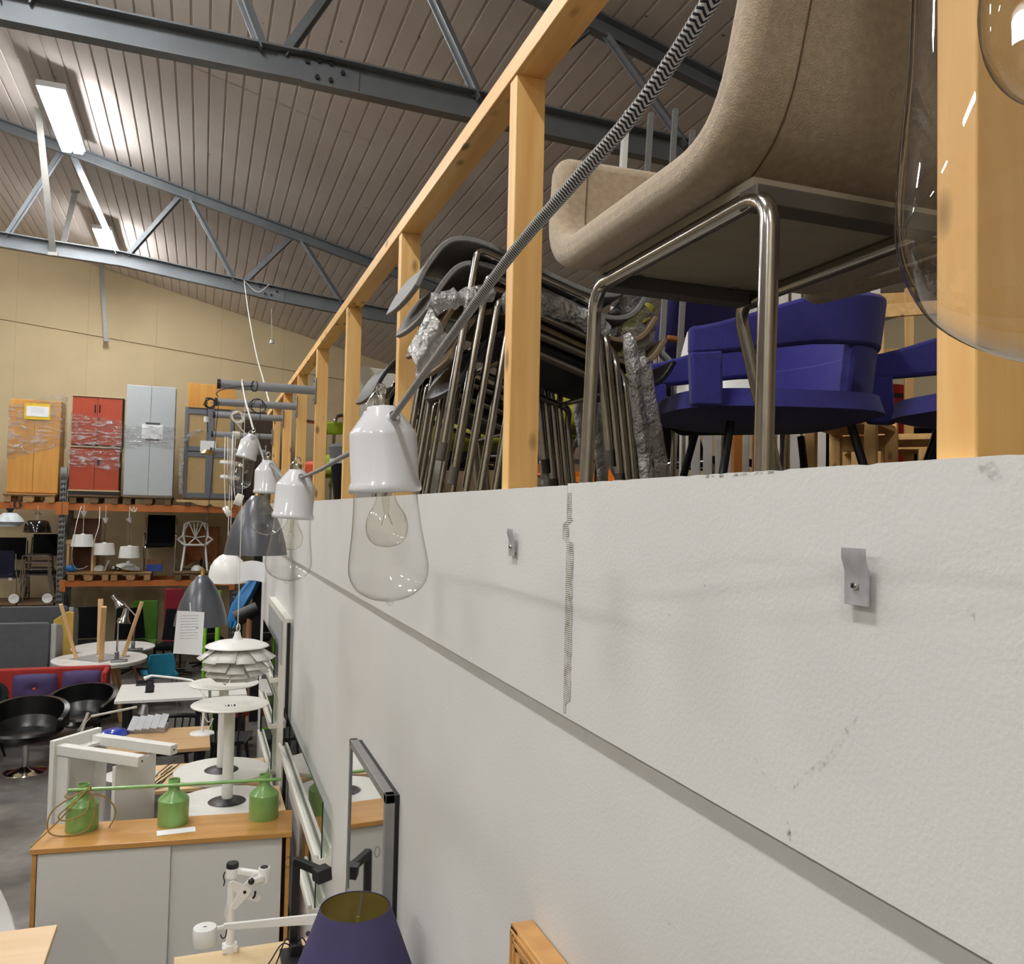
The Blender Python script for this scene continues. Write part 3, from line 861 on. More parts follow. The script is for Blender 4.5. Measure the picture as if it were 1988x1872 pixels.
# coils and small hanging fittings around the rods ------------------------------
def coil(label, c, r, turns, mat, tail, rad=.004):
    rn = random.Random(int(c.x * 1000) + turns); t = thing('cord_coil', label, 'cord', c)
    pts = []
    for k in range(turns * 10):
        a = 2 * pi * k / 10; rr = r * (1 + .15 * sin(k * .7))
        pts.append(c + V(rr * cos(a) + .004 * k / 10 + rn.uniform(-.01, .01), .004 * sin(k), rr * sin(a)))
    MB().tube(spline(pts, 3), rad, 6).build('loops', mat, t, world=True)
    if tail: MB().tube(spline(tail, 6), rad, 6).build('tail', mat, t, world=True)
    return t
coil('white cord coil hung over the third rod', V(PY(459, 810, 7.6).x, 7.604, r3.z - .016), .045, 4, white_cord, [PY(459, 820, 7.6), PY(470, 835, 7.6), PY(480, 845, 7.6)], .005)
cw = V(PY(452, 846, 8.79).x, 8.79, r4.z); cx_ = PY(450, 850, 8.79).x
t = thing('cord_coil', 'white cord wound tight round the fourth rod', 'cord', cw)
MB().tube([cw + V(.0135 * k / 12, .033 * cos(2 * pi * k / 12), .033 * sin(2 * pi * k / 12)) for k in range(61)], .006, 6).build('loops', white_cord, t, world=True)
MB().tube(spline([cw + V(0, -.033, 0), PY(451, 880, 8.52), PY(450, 920, 8.50), PY(450, 962, 8.50)], 6), .006, 6).build('tail', white_cord, t, world=True)
coil('dark wire bundle hung on the second rod end', PY(405, 783, 6.45), .034, 4, dark_cord, [PY(402, 790, 6.45), PY(403, 840, 6.45)], .004)
coil('black wire loop hung on the second rod', V(PY(498, 790, 6.45).x, 6.452, r2.z - .02), .05, 3, dark_cord, None, .003)
def disc_fit(px_, py_, Y, r, h, label, cordto, tilt=70):
    c = PY(px_, py_, Y); t = thing('lamp_fitting', label, 'lamp fitting', c, group='small white lamp fittings hung on cords')
    MB().lathe([(.0005, 0), (r * .9, 0), (r, .006), (r, h), (r * .9, h + .005), (.0005, h + .005)], 24, R=rot('Y', tilt)).build('disc', white_paint, t)
    MB().tube(spline([V(0, 0, 0)] + [V(*q) - c for q in cordto], 6), .004, 6).build('cord', white_cord, t)
disc_fit(447, 903, 8.7, .10, .03, 'flat white round fitting hung below the rods, topmost of a pair', [PY(445, 880, 8.72), V(PY(446, 850, 8.79).x, 8.785, r4.z - .022)], 5)
disc_fit(446, 931, 8.7, .09, .03, 'flat white round fitting hung below the rods, lower of a pair', [PY(443, 922, 8.60), PY(442, 908, 8.555), PY(442, 890, 8.57), V(PY(442, 850, 8.79).x, 8.77, r4.z - .022)], 5)
disc_fit(457, 968, 8.3, .055, .06, 'small white ceiling cup dangling beside the grey pendant', [PY(455, 955, 8.32), PY(454, 930, 8.42), PY(455, 905, 8.5), V(PY(457, 850, 8.79).x, 8.765, r4.z - .02)], 110)
disc_fit(436, 996, 8.6, .05, .05, 'small white ceiling cup dangling under the rack beam', [PY(437, 980, 8.54), PY(436, 940, 8.52), PY(436, 890, 8.54), V(PY(437, 850, 8.79).x, 8.765, r4.z - .02)], 60)
# ================================================================ SHOWROOM FLOOR
oak = WOOD('honey_veneer', (192, 138, 72), (210, 158, 90), axis=0, scale=9, rough=.3, knots=False, coat=.3)
birch = WOOD('birch_veneer', (212, 184, 138), (226, 202, 160), axis=0, scale=8, rough=.45, knots=False)
birch2 = WOOD('pale_beech', (216, 180, 132), (232, 202, 158), axis=0, scale=8, rough=.4, knots=False)
tan_top = WOOD('tan_laminate', (178, 142, 98), (192, 158, 114), axis=0, scale=6, rough=.5, knots=False)
leg_wood = WOOD('ash_leg', (202, 160, 108), (218, 180, 130), axis=2, scale=12, rough=.5, knots=False)
grey_door = M('grey_door_laminate', (226, 224, 218), .55, var=.03, scale=200)
black_metal = M('black_metal', (20, 20, 22), .45, .2)

# sideboard with sliding doors
SBX0, SBX1, SBY0, SBY1, SBZ = -.80, .575, 5.285, 5.655, .822
SBR = -6.0
sb = thing('sideboard', 'honey wood sideboard with pale grey sliding doors under the green lamp', 'sideboard', ((SBX0 + SBX1) / 2, (SBY0 + SBY1) / 2, 0), SBR)
MB().bx(SBX0 - .01, SBX1 + .01, SBY0 - .015, SBY1, SBZ - .03, SBZ).build('top', oak, sb, bevel=.003, world=True)
for x in (SBX0 + .011, SBX1 - .011): MB().bx(x - .011, x + .011, SBY0, SBY1, .06, SBZ - .03).build('side_panel', oak, sb, world=True)
MB().bx(SBX0, SBX1, SBY1 - .02, SBY1 - .005, .06, SBZ - .03).build('back_panel', oak, sb, world=True)
MB().bx(SBX0, SBX1, SBY0 + .02, SBY1, .06, .09).build('bottom', oak, sb, world=True)
MB().bx(SBX0 + .02, SBX1 - .02, SBY0 + .04, SBY1 - .04, 0, .06).build('plinth', black_plastic, sb, world=True)
mid = -.085
MB().bx(SBX0 + .026, mid, SBY0 + .002, SBY0 + .020, .10, SBZ - .036).build('sliding_door', grey_door, sb, bevel=.002, world=True)
MB().bx(mid - .03, SBX1 - .045, SBY0 + .024, SBY0 + .042, .10, SBZ - .036).build('sliding_door', grey_door, sb, bevel=.002, world=True)

# green three-bell lamp
green = M('green_enamel', (130, 174, 100), .32, var=.12, scale=9, coat=.2)
GY = 5.55
gl = thing('bell_lamp', 'green painted lamp with three bell shades on one long rod, resting on the sideboard', 'lamp', (-.11, GY, SBZ), SBR)
gx = [PY(156, 1600, GY).x, PY(336, 1590, GY).x, PY(511, 1585, GY).x]
for k, x in enumerate(gx):
    s_ = MB().lathe([(.0865, 0), (.088, .003), (.088, .145), (.0835, .152), (.0345, .196), (.033, .2), (.033, .262), (.030, .262), (.030, .2), (.08, .15), (.085, .145), (.0845, 0)], 40, c=(x, GY, SBZ))
    s_.build('bell_shade', green, gl, sharp=30, world=True)
MB().tube([(gx[0] - .075, GY - .03, SBZ + .236), (gx[1], GY - .036, SBZ + .236), (gx[2] + .10, GY - .03, SBZ + .236)], .0105, 12).build('rod', green, gl, world=True)
gold_cord = M('gold_cord', (150, 122, 62), .6)
gc = thing('gold_cable', 'thin golden lamp cable looped around a green bell shade', 'cable', (-.11, GY, SBZ), SBR)
Y_ = GY - .105
MB().tube(spline([V(gx[0] - .2, SBY0 + .01, SBZ + .006), V(gx[0] - .12, Y_, SBZ + .07), V(gx[0] - .02, Y_ + .01, SBZ + .18), V(gx[0] + .045, GY - .06, SBZ + .258), V(gx[0] + .05, GY - .05, SBZ + .24)], 8), .0042, 8).build('cable', gold_cord, gc, world=True)
MB().tube(spline([V(gx[0] + .05, GY - .05, SBZ + .24), V(gx[0] - .03, Y_ + .02, SBZ + .22), V(gx[0] - .14, Y_, SBZ + .14), V(gx[0] - .15, Y_, SBZ + .03), V(gx[0] - .06, Y_ - .01, SBZ + .005), V(gx[0] + .05, Y_, SBZ + .03), V(gx[0] + .085, Y_ + .03, SBZ + .13), V(gx[0] + .05, GY - .055, SBZ + .22),
                   V(gx[0] + .0, Y_ + .03, SBZ + .2), V(gx[0] - .1, Y_, SBZ + .12), V(gx[0] - .06, Y_ - .005, SBZ + .09), V(gx[0] + .04, Y_ + .0, SBZ + .13), V(gx[0] + .06, GY - .05, SBZ + .21), V(gx[0] + .14, GY - .02, SBZ + .17), V(gx[0] + .185, GY - .02, SBZ + .09), V(gx[0] + .155, GY - .04, SBZ + .008)], 8), .0042, 8).build('cable', gold_cord, gc, world=True)
MB().tube(spline([V(gx[0] - .07, GY - .03, SBZ + .225), V(gx[0] - .085, GY - .05, SBZ + .205), V(gx[0] - .04, Y_ + .04, SBZ + .2)], 6), .0042, 8).build('cable', gold_cord, gc, world=True)
c = PZ(342, 1613, SBZ + .0008)
t = thing('paper_slip', 'small white paper slip lying on the sideboard top', 'paper', c, 3)
MB().bx(-.105, .105, -.05, .03, 0, .0012).build('slip', paper, t)

# mirror-like sheets and ledges on the partition --------------------------------
white_edge = M('white_ledge', (226, 224, 214), .4, var=.03)
pane_glass = GLASS('pane_glass', tint=(.80, .86, .82), edge=(.40, .48, .44), ior=1.55, rest=.22, fmul=1.0)
dark_edge = M('glass_edge', (14, 20, 18), .2)
def ledge(label, X, y0, y1, z, ptop, pane=True, plabel=None, d=.085):
    t = thing('wall_ledge', label, 'ledge', (X, (y0 + y1) / 2, z), group='white ledges along the partition')
    # shallow grooved ledge: bottom, front lip, back rail
    XB = XW + .0180
    MB().bx(X - .03, XB, y0, y1, z - .04, z).build('shelf', white_edge, t, bevel=.002, world=True)
    MB().bx(X - .036, X - .018, y0, y1, z, z + .022).build('front_lip', white_edge, t, bevel=.002, world=True)
    MB().bx(X + .016, X + .024, y0, y1, z, z + .012).build('inner_rib', white_edge, t, bevel=.002, world=True)
    MB().bx(XB - .012, XB, y0, y1, z, z + .05).build('back_rail', white_edge, t, bevel=.002, world=True)
    if pane:
        g = thing('glass_sheet', plabel, 'glass sheet', (X, (y0 + y1) / 2, z), group='glass sheets on the white ledges')
        mb = MB(); h = ptop - z; k = y0 + .01
        MB().bx(X - .002, X + .002, k, y1, z + .001, ptop).build('pane', pane_glass, g, world=True)
        MB().bx(X - .003, X + .003, k - .003, k, z + .001, ptop).build('near_edge', dark_edge, g, world=True)
        MB().bx(X - .003, X + .003, k, y1, ptop, ptop + .003).build('top_edge', dark_edge, g, world=True)
ledge('white grooved ledge holding the long glass sheet, upper of two beside the sideboard', .598, 4.22, 6.30, 1.035, 1.30, True, 'long glass sheet on the upper ledge beside the sideboard')
ledge('white grooved ledge holding a short glass sheet, lower of two beside the sideboard', .598, 4.40, 5.02, .72, .92, True, 'low glass sheet on the lower ledge beside the sideboard')
# tall white display board further along
db = thing('display_board', 'tall white display board with glazed ledges fixed to the partition', 'display board', (.6, 6.9, .55))
MB().bx(.595, .6475, 6.35, 7.95, .55, 1.93).build('board', white_edge, db, bevel=.004, world=True)
MB().bx(.606, .629, 6.325, 6.349, .6, 1.9).build('dark_edge', black_plastic, db, world=True)
MB().bx(.590, .5945, 6.55, 7.9, 1.56, 1.88).build('grey_panel', M('grey_panel', (168, 170, 170), .5), db, world=True)
smoky = GLASS('smoky_glass', tint=(.42, .45, .45), edge=(.25, .27, .27), ior=1.55, rest=.18)
for k, (z, ptop) in enumerate(((1.42, 1.71), (1.07, 1.29), (.72, .98))):
    MB().bx(.535, .595, 6.78, 8.0, z - .03, z).build('ledge', white_edge, db, bevel=.002, world=True)
    MB().bx(.533, .545, 6.78, 8.0, z, z + .02).build('ledge_lip', white_edge, db, world=True)
    MB().bx(.560, .564, 6.82, 8.1, z, ptop).build('pane', smoky if k == 0 else pane_glass, db, world=True)
    MB().bx(.558, .566, 6.815, 6.82, z, ptop).build('pane_edge', dark_edge, db, world=True)
    MB().bx(.558, .566, 6.815, 8.1, ptop, ptop + .004).build('pane_edge', dark_edge, db, world=True)

# framed mirror on the partition
mirror_mat = M('mirror_silver', (205, 208, 206), .03, 1, var=.0)
silver = M('silver_frame', (150, 150, 150), .35, .6)
mr = thing('wall_mirror', 'rectangular mirror in a flat silver frame hung on the white partition', 'mirror', (.62, 3.15, 1.2))
y0, y1, z0, z1 = 2.80, 3.53, 1.17, 1.785
MB().bx(.606, .625, y0 + .02, y1 - .02, z0 + .02, z1 - .02).build('mirror_glass', mirror_mat, mr, world=True)
for a in ((y0, y0 + .032, z0, z1), (y1 - .02, y1, z0, z1), (y0, y1, z0, z0 + .02), (y0, y1, z1 - .03, z1)):
    MB().bx(.600, .632, *a).build('frame_bar', silver, mr, bevel=.002, world=True)
MB().bx(.632, .648, y0 + .005, y1 - .01, z0, z1 - .005).build('backing', black_plastic, mr, world=True)
# moulded pine frame leaning lower on the wall
fr = thing('framed_picture', 'moulded pine picture frame with pale glass leaning on the partition', 'picture frame', (.62, 1.2, 1.2))
y0, y1, z0, z1 = .95, 1.60, 1.05, 1.915
pine_fr = WOOD('frame_pine', (196, 142, 78), (216, 164, 98), axis=2, scale=12, rough=.4, knots=False, coat=.2)
for (a, dx) in (((y0, y0 + .07, z0, z1), 0), ((y1 - .045, y1, z0, z1), 0), ((y0, y1, z0, z0 + .06), 0), ((y0, y1, z1 - .045, z1), 0)):
    MB().bx(.598, .646, *a).build('frame_bar', pine_fr, fr, bevel=.004, world=True)
for q in range(2):
    MB().bx(.594 - .0, .60, y0 + .01, y1 - .010 - .014 * q, z1 - .016 - .014 * q, z1 - .008 - .014 * q).build('moulding', pine_fr, fr, bevel=.001, world=True)
    MB().bx(.594, .60, y1 - .016 - .014 * q, y1 - .008 - .014 * q, z0 + .01, z1 - .010).build('moulding', pine_fr, fr, bevel=.001, world=True)
MB().bx(.612, .618, y0 + .05, y1 - .04, z0 + .05, z1 - .04).build('glass', M('pale_pane', (170, 172, 168), .08, .0), fr, world=True)

# purple lamp shade --------------------------------------------------------------
purple_cloth = M('aubergine_cloth', (62, 56, 92), .85, bump=.1, bscale=500)
gold_in = M('gold_lining', (158, 140, 66), .4, .4, var=.1)
Sc = PD(690, 1760, 2.45)
sl = thing('floor_lamp', 'floor lamp with an aubergine cone shade lined in gold', 'floor lamp', (Sc.x, Sc.y, 0))
zt = Sc.z
MB().lathe([(.098, zt), (.100, zt + .001), (.198, zt - .262), (.196, zt - .262)], 64).build('shade', purple_cloth, sl, sharp=60)
MB().lathe([(.0965, zt - .001), (.194, zt - .262)], 64).build('shade_lining', gold_in, sl)
MB().bar((.01, .01, zt - .035), (.035, .085, zt - .004), .008, .003).build('shade_spoke', chrome, sl)
MB().bar((.01, .01, zt - .035), (.01, .01, zt - .16), .010, .004, up=(0, 1, 0)).build('harp', gold_in, sl)
MB().cyl((0, 0, .02), (0, 0, zt - .15), .012, 14).build('pole', chrome, sl)
MB().disc(.14, 0, .02, 32).build('base', chrome, sl, bevel=.004)

# desk close to the partition with monitor arm, lamps -------------------------------
def slab_table(name, label, cat, x0, x1, y0, y1, zt, th, mat, legmat, leg=.03, inset=.05, group=None, apron=False):
    t = thing(name, label, cat, ((x0 + x1) / 2, (y0 + y1) / 2, 0), group=group)
    MB().bx(x0, x1, y0, y1, zt - th, zt).build('tabletop', mat, t, bevel=.002, world=True)
    for x in (x0 + inset, x1 - inset):
        for y in (y0 + inset, y1 - inset):
            MB().box((x, y, (zt - th) / 2), (leg, leg, zt - th)).build('leg', legmat, t, bevel=.002, world=True)
    if apron:
        MB().bx(x0 + inset, x1 - inset, y0 + inset - .01, y0 + inset + .01, zt - th - .06, zt - th).build('apron', legmat, t, world=True)
        MB().bx(x0 + inset, x1 - inset, y1 - inset - .01, y1 - inset + .01, zt - th - .06, zt - th).build('apron', legmat, t, world=True)
    return t
slab_table('office_desk', 'birch desk carrying the white monitor arm and the black lamp', 'desk', -.05, .60, 3.25, 4.08, .74, .025, birch, black_metal)
MA = PZ(446, 1846, .74); my = MA.y
def mp(px_, py_, dy=0): return PY(px_, py_, my + dy) - V(MA.x, my, .74)
ma = thing('monitor_arm', 'white swivelling monitor arm clamped to the birch desk', 'monitor arm', (MA.x, my, .74))
MB().lathe([(.0005, 0), (.032, 0), (.033, .02), (.031, .032), (.0005, .032)], 28).build('clamp_base', white_lacquer, ma)
MB().bx(-.033, .033, -.03, .03, 0, .028).build('clamp_plate', white_lacquer, ma, bevel=.004)
ht = mp(450, 1690).z
MB().cyl((0, 0, .03), (0, 0, ht), .0185, 20).build('post', white_lacquer, ma)
MB().lathe([(.0005, ht + .012), (.026, ht + .012), (.028, ht + .005), (.028, ht - .03), (.021, ht - .034)], 28).build('pivot_collar', white_lacquer, ma)
MB().lathe([(.0005, ht + .034), (.025, ht + .034), (.027, ht + .03), (.027, ht + .013), (.0005, ht + .013)], 28).build('pivot_cap', black_plastic, ma)
e1 = mp(513, 1692, -.06)
MB().bar((.015, 0, ht - .004), e1 + V(-.02, 0, -.01), .026, .030).build('upper_arm', white_lacquer, ma, bevel=.008)
MB().lathe([(.0005, .018), (.024, .018), (.026, .014), (.026, -.045), (.0005, -.045)], 24, c=e1).build('elbow', white_lacquer, ma)
MB().lathe([(.0005, .021), (.018, .0205), (.018, .018)], 24, c=e1).build('elbow_cap', black_plastic, ma)
pc = mp(475, 1731, -.09)
MB().bar(e1 + V(0, -.015, -.02), pc + V(.03, 0, .04), .028, .032).build('fore_arm', white_lacquer, ma, bevel=.008)
MB().sphere(pc + V(.026, -.012, .045), .014, 14, 8).build('tilt_knob', black_plastic, ma)
star = []
for k in range(4):
    a = radians(45 + 90 * k + 8)
    for da, r_ in ((-10, .078), (0, .084), (10, .078), (30, .040), (45, .033), (60, .040)):
        star.append((r_ * cos(a + radians(da)), r_ * sin(a + radians(da))))
MB().prism(star, -.003, .003, o=pc, ex=(1, .15, 0), ey=(0, 0, 1)).build('mount_plate', white_lacquer, ma, bevel=.001)
MB().cyl(pc + V(0, .02, 0), pc + V(0, -.007, 0), .024, 20).build('mount_hub', white_lacquer, ma)
MB().cyl(pc + V(0, -.006, 0), pc + V(0, -.010, 0), .007, 14).build('hub_screw', black_plastic, ma)
MB().tube(spline([mp(437, 1693), mp(434, 1702), mp(436, 1712), mp(434, 1720)], 5), .003, 6).build('allen_clip', black_plastic, ma)
MB().tube(spline([pc + V(.045, -.01, .0), pc + V(.042, -.012, -.02), pc + V(.034, -.012, -.03)], 4), .005, 6).build('lever', black_plastic, ma)
MB().tube(spline([mp(441, 1755, -.02), mp(437, 1775, -.02), mp(440, 1785, -.02), mp(440, 1800, -.02)], 5), .003, 6).build('cable_clip', white_lacquer, ma)

# white pivoting desk lamp
wy = 3.62
wl = thing('desk_lamp', 'white desk lamp with a drum head on a long flat arm', 'desk lamp', V(.56, wy, .74))
hd = PY(398, 1800, wy)
MB().lathe([(.0005, 0), (.03, .001), (.043, 0), (.045, -.004), (.046, -.062), (.044, -.066), (.0005, -.064)], 36, c=hd).build('lamp_head', white_lacquer, wl, world=True)
MB().lathe([(.0005, -.067), (.03, -.068), (.034, -.065)], 28, c=hd).build('diffuser', black_plastic, wl, world=True)
MB().box(hd + V(0, 0, .001), (.014, .003, .002)).build('switch', black_plastic, wl, world=True)
ae = PY(615, 1812, wy)
MB().bar(hd + V(.035, 0, -.012), hd + V(.075, 0, -.010), .012, .014).build('hinge', white_lacquer, wl, bevel=.002, world=True)
MB().prism([(0, .008), (ae.x - hd.x - .07, -.005), (ae.x - hd.x - .07, -.045), (0, -.016)], -.007, .007, o=hd + V(.07, 0, -.005)).build('arm', white_lacquer, wl, bevel=.002, world=True)
MB().cyl(PY(598, 1813, wy - .015), PY(598, 1813, wy - .001), .010, 14).build('pivot', black_plastic, wl, world=True)
MB().bar(ae + V(-.01, 0, -.02), V(ae.x, wy, .76), .016, .03, up=(0, 1, 0)).build('upright', white_lacquer, wl, world=True)
MB().lathe([(.0005, .02), (.085, .02), (.09, .01), (.09, 0), (.0005, 0)], 30, c=(ae.x - .03, wy, .74)).build('base', white_lacquer, wl, world=True)
MB().tube(spline([PY(428, 1815, wy - .02), PY(432, 1822, wy - .02), PY(438, 1818, wy - .02), PY(440, 1805, wy - .02)], 5), .0025, 6).build('cable_hook', black_plastic, wl, world=True)

# black angled lamp
by = 3.93
bb = PY(568, 1856, by)
bl = thing('black_lamp', 'black lamp with a square upright and a block head on a stubby arm', 'desk lamp', (bb.x, by, .74))
top = PY(565, 1668, by)
MB().bar((bb.x, by, .76), (bb.x + .004, by, top.z), .034, .034, up=(0, 1, 0)).build('upright', black_metal, bl, bevel=.002, world=True)
MB().bar(V(bb.x, by, top.z - .01), PY(617, 1690, by - .10), .03, .034).build('arm', black_metal, bl, bevel=.002, world=True)
h_ = PY(625, 1697, by - .12)
MB().box(h_, (.066, .06, .056), R=rot('Z', 20) @ rot('Y', -6)).build('lamp_head', black_metal, bl, bevel=.003, world=True)
MB().box((bb.x + .02, by - .06, .755), (.15, .17, .03)).build('base', black_metal, bl, bevel=.003, world=True)
MB().box((bb.x + .01, by - .02, .79), (.05, .08, .05)).build('base_block', black_metal, bl, bevel=.006, world=True)
MB().tube([top + V(-.016 + .012 * cos(a), -.02, -.005 + .024 * sin(a)) for a in [2 * pi * k / 14 for k in range(14)]], .0014, 5, closed=True).build('wire_loop', black_metal, bl, world=True)
for q, (ax, ah) in enumerate(((-.10, .06), (-.07, .09), (.07, .08))):
    MB().tube(spline([V(bb.x, by - .03, .79), V(bb.x + ax * .5, by - .05, .79 + ah * .6), V(bb.x + ax, by - .07, .77), V(bb.x + ax * 1.4, by - .12, .745)], 6), .003, 6).build('cable', black_plastic, bl, world=True)

# pale beech table corner and white shell chair ----------------------------------
slab_table('beech_table', 'pale beech table standing beside the white shell chair', 'table', -1.9, -.50, 3.05, 3.96, 1.0, .03, birch2, leg_wood, .06, .06)
ws = thing('shell_chair', 'white moulded shell chair between the beech table and the sideboard', 'chair', (-1.0, 4.66, 0))
MB().grid(lambda u, v: ((u - .5) * .46 * (1 - .5 * max(0, 1 - v * 3) ** 2), .2 - .42 * v + .04 * (1 - (2 * u - 1) ** 2), .44 + (.36 * (1 - v) ** 3) + .03 * (2 * u - 1) ** 2), 14, 14, .012).build('seat_shell', white_lacquer, ws, sharp=60)
for sx in (-1, 1):
    for sy in (-1, 1): MB().cyl((sx * .1, sy * .1 - .02, .44), (sx * .22, sy * .22 - .02, 0), .011, 10).build('leg', chrome, ws)

# ---------------------------------------------------------------- inverted pedestal tables on a long pale desk
slab_table('low_pale_table', 'small pale table under the upturned pedestal table next to the sideboard', 'table', -.10, .585, 5.73, 6.36, .74, .025, birch2, black_metal, .04)
slab_table('pale_desk', 'long pale wood desk holding an upturned round table and wire pieces', 'desk', -.50, .525, 6.46, 7.10, .74, .025, birch2, black_metal, .04)
def upturned(c, r, label):
    t = thing('pedestal_table', label, 'table', c, group='upturned white pedestal tables')
    MB().lathe([(.0005, 0), (r, 0), (r + .003, .004), (r + .003, .022), (r, .026), (.0005, .026)], 56).build('tabletop', white_paint, t, sharp=30)
    MB().lathe([(.0005, .05), (.05, .05), (.075, .04), (.115, .032), (.122, .027)], 40).build('flange', black_plastic, t)
    for k in range(4): MB().disc(.006, .034, .037, 10, c=(.10 * cos(k * pi / 2 + .7), .10 * sin(k * pi / 2 + .7), 0)).build('flange_screw', steel_dull, t)
    MB().cyl((0, 0, .05), (0, 0, .65), .035, 28).build('column', white_paint, t)
    MB().lathe([(.03, .640), (.20, .652), (.245, .662), (.25, .668), (.245, .672), (.15, .666), (.06, .662), (.0005, .662)], 56).build('base_plate', worn_white, t, sharp=60)
    return t
worn_white = M('worn_white', (224, 222, 214), .4, var=.12, scale=7)
d2 = PZ(441, 1560, .767)
t1 = upturned(V(d2.x, 6.03, .7405), .335, 'upturned white pedestal table, the one closer to the sideboard')
d1 = PZ(444, 1498, .767)
t2 = copy_tree(t1, V(d1.x - .05, 6.76, .7405), 20, 'upturned white pedestal table, the one closer to the display board')
# hand-written stock number on each upturned base plate
ink = M('black_ink', (30, 30, 34), .7)
def number(parent, pts_list, sc=.011):
    for st in pts_list:
        MB().tube([V(x * sc - .03, -.05 + y * sc, .6665) for x, y in st], .0022, 5).build('written_mark', ink, parent)
number(t1, [[(0, 0), (0, 3)], [(1.2, 3), (2.2, 2.8), (1.6, 1.6), (2.3, .8), (1.2, 0)], [(3.4, 0), (3.4, 3)], [(4.6, 3), (5.6, 2.8), (5, 1.6), (5.7, .8), (4.6, 0)]])
number(t2, [[(1.2, 3), (2.2, 2.8), (1.6, 1.6), (2.3, .8), (1.2, 0)], [(3.6, 3), (4.6, 3), (3.6, 1.6), (4.6, .8), (3.6, 0)]])
wd = PZ(253, 1508, .7405)
t = thing('round_plate', 'flat white disc lying on the pale desk behind the tipped table', 'disc', wd)
MB().lathe([(.0005, 0), (.17, 0), (.185, .012), (.18, .014), (.1, .008), (.0005, .008)], 40).build('disc', white_lacquer, t, sharp=60)
# black wire racks folded on the desk
for k, (a, b) in enumerate((((300, 1528), (346, 1494)), ((312, 1506), (334, 1488)), ((280, 1540), (318, 1528)))):
    p, q = PZ(*a, .7405), PZ(*b, .7405)
    t = thing('wire_rack', ['long bent black wire rack on the pale desk', 'short bent black wire rack beside the white disc', 'black wire rack close to the green rod lamp'][k], 'wire rack', p, group='bent black wire racks')
    pts = []; n_ = 9
    for i in range(n_):
        f = i / (n_ - 1); m_ = p.lerp(q, f)
        pts.append(m_ + V(.03 * ((i % 2) * 2 - 1), 0, .008 + .05 * (i % 2)))
    MB().tube(fillet(pts, .01, 3), .0032, 6).build('zigzag_wire', black_metal, t, world=True)
    MB().tube([p + V(0, 0, .005), q + V(0, 0, .005)], .0032, 6).build('base_wire', black_metal, t, world=True)
# grey carton bits beside the wire racks
c = PZ(352, 1545, .7405)

# ---------------------------------------------------------------- white coffee table tipped on its edge
tt = thing('tipped_table', 'white console table with square legs standing tipped on its end', 'table', (-.87, 6.20, 0), -39.7)
# local x points along the legs, local y across the tabletop, the long side stands upright
HT = 1.20
MB().bx(0, .036, 0, .39, 0, HT).build('tabletop', white_paint, tt, bevel=.003)
for y in (.02, .30):
    for z in (HT - .095, .03):
        MB().bx(.036, .70, y, y + .065, z, z + .065).build('leg', white_paint, tt, bevel=.004)
        MB().cyl((.699, y + .0325, z + .0325), (.703, y + .0325, z + .0325), .006, 10).build('foot_hole', black_plastic, tt)
for y in (.03, .335): MB().bx(.036, .125, y, y + .02, .10, HT - .10).build('side_apron', white_paint, tt, bevel=.002)
for z in (HT - .09, .05): MB().bx(.036, .11, .085, .30, z, z + .02).build('end_apron', white_paint, tt, bevel=.002)
MB().bx(.50, .524, .02, .37, .10, HT - .11).build('shelf', white_paint, tt, bevel=.002)

# ---------------------------------------------------------------- tan desk with small things
slab_table('tan_desk', 'tan laminate desk with black legs behind the tipped white table', 'desk', -.98, .13, 7.52, 8.26, .74, .028, tan_top, black_metal, .045, .08)
b0 = PZ(221, 1426, .7405)
t = thing('blue_bowl', 'glossy cobalt blue dish lying upside down on the tan desk', 'dish', b0)
MB().lathe([(.12, 0), (.125, .004), (.10, .035), (.05, .05), (.0005, .052)], 36).build('dish', M('cobalt_glaze', (38, 62, 158), .12, var=.05, coat=.5), t)
k0 = PZ(288, 1418, .7405) + V(0, 0, .032)
t = thing('ribbed_tray', 'ribbed silver plastic tray propped on the tan desk', 'tray', k0, -8)
tray_m = M('silver_plastic', (188, 190, 194), .4, .1)
for i in range(5):
    MB().box((-.125 + .062 * i, 0, .03 + .004 * i), (.058, .24, .012), R=rot('X', 16) @ rot('Y', 12)).build('rib', tray_m, t, bevel=.003)
MB().box((0, .02, -.012), (.3, .2, .038)).build('tray_base', tray_m, t)
l0 = PZ(392, 1424, .7405)
t = thing('white_lamp', 'white table lamp on a round foot with a curved boom over the white desk', 'table lamp', l0)
MB().lathe([(.0005, .014), (.05, .016), (.10, .008), (.105, 0), (.0005, 0)], 36).build('foot', white_lacquer, t)
top = PY(397, 1350, l0.y)
MB().tube(fillet([V(0, 0, .01), V(.012, 0, .25), top - l0, PY(378, 1322, l0.y + .1) - l0, PY(345, 1317, l0.y + .3) - l0, PY(294, 1312, l0.y + .5) - l0], .08, 6), .011, 10).build('boom', white_lacquer, t)
MB().tube([PY(294, 1312, l0.y + .5) - l0, PY(280, 1318, l0.y + .5) - l0], [.012, .02], 10).build('head', white_lacquer, t)
MB().tube(spline([V(.01, -.01, .16), V(.05, -.02, .1), V(.09, -.03, .13), V(.05, -.05, .03), V(.1, -.08, .006)], 6), .004, 6).build('cable', white_cord, t)
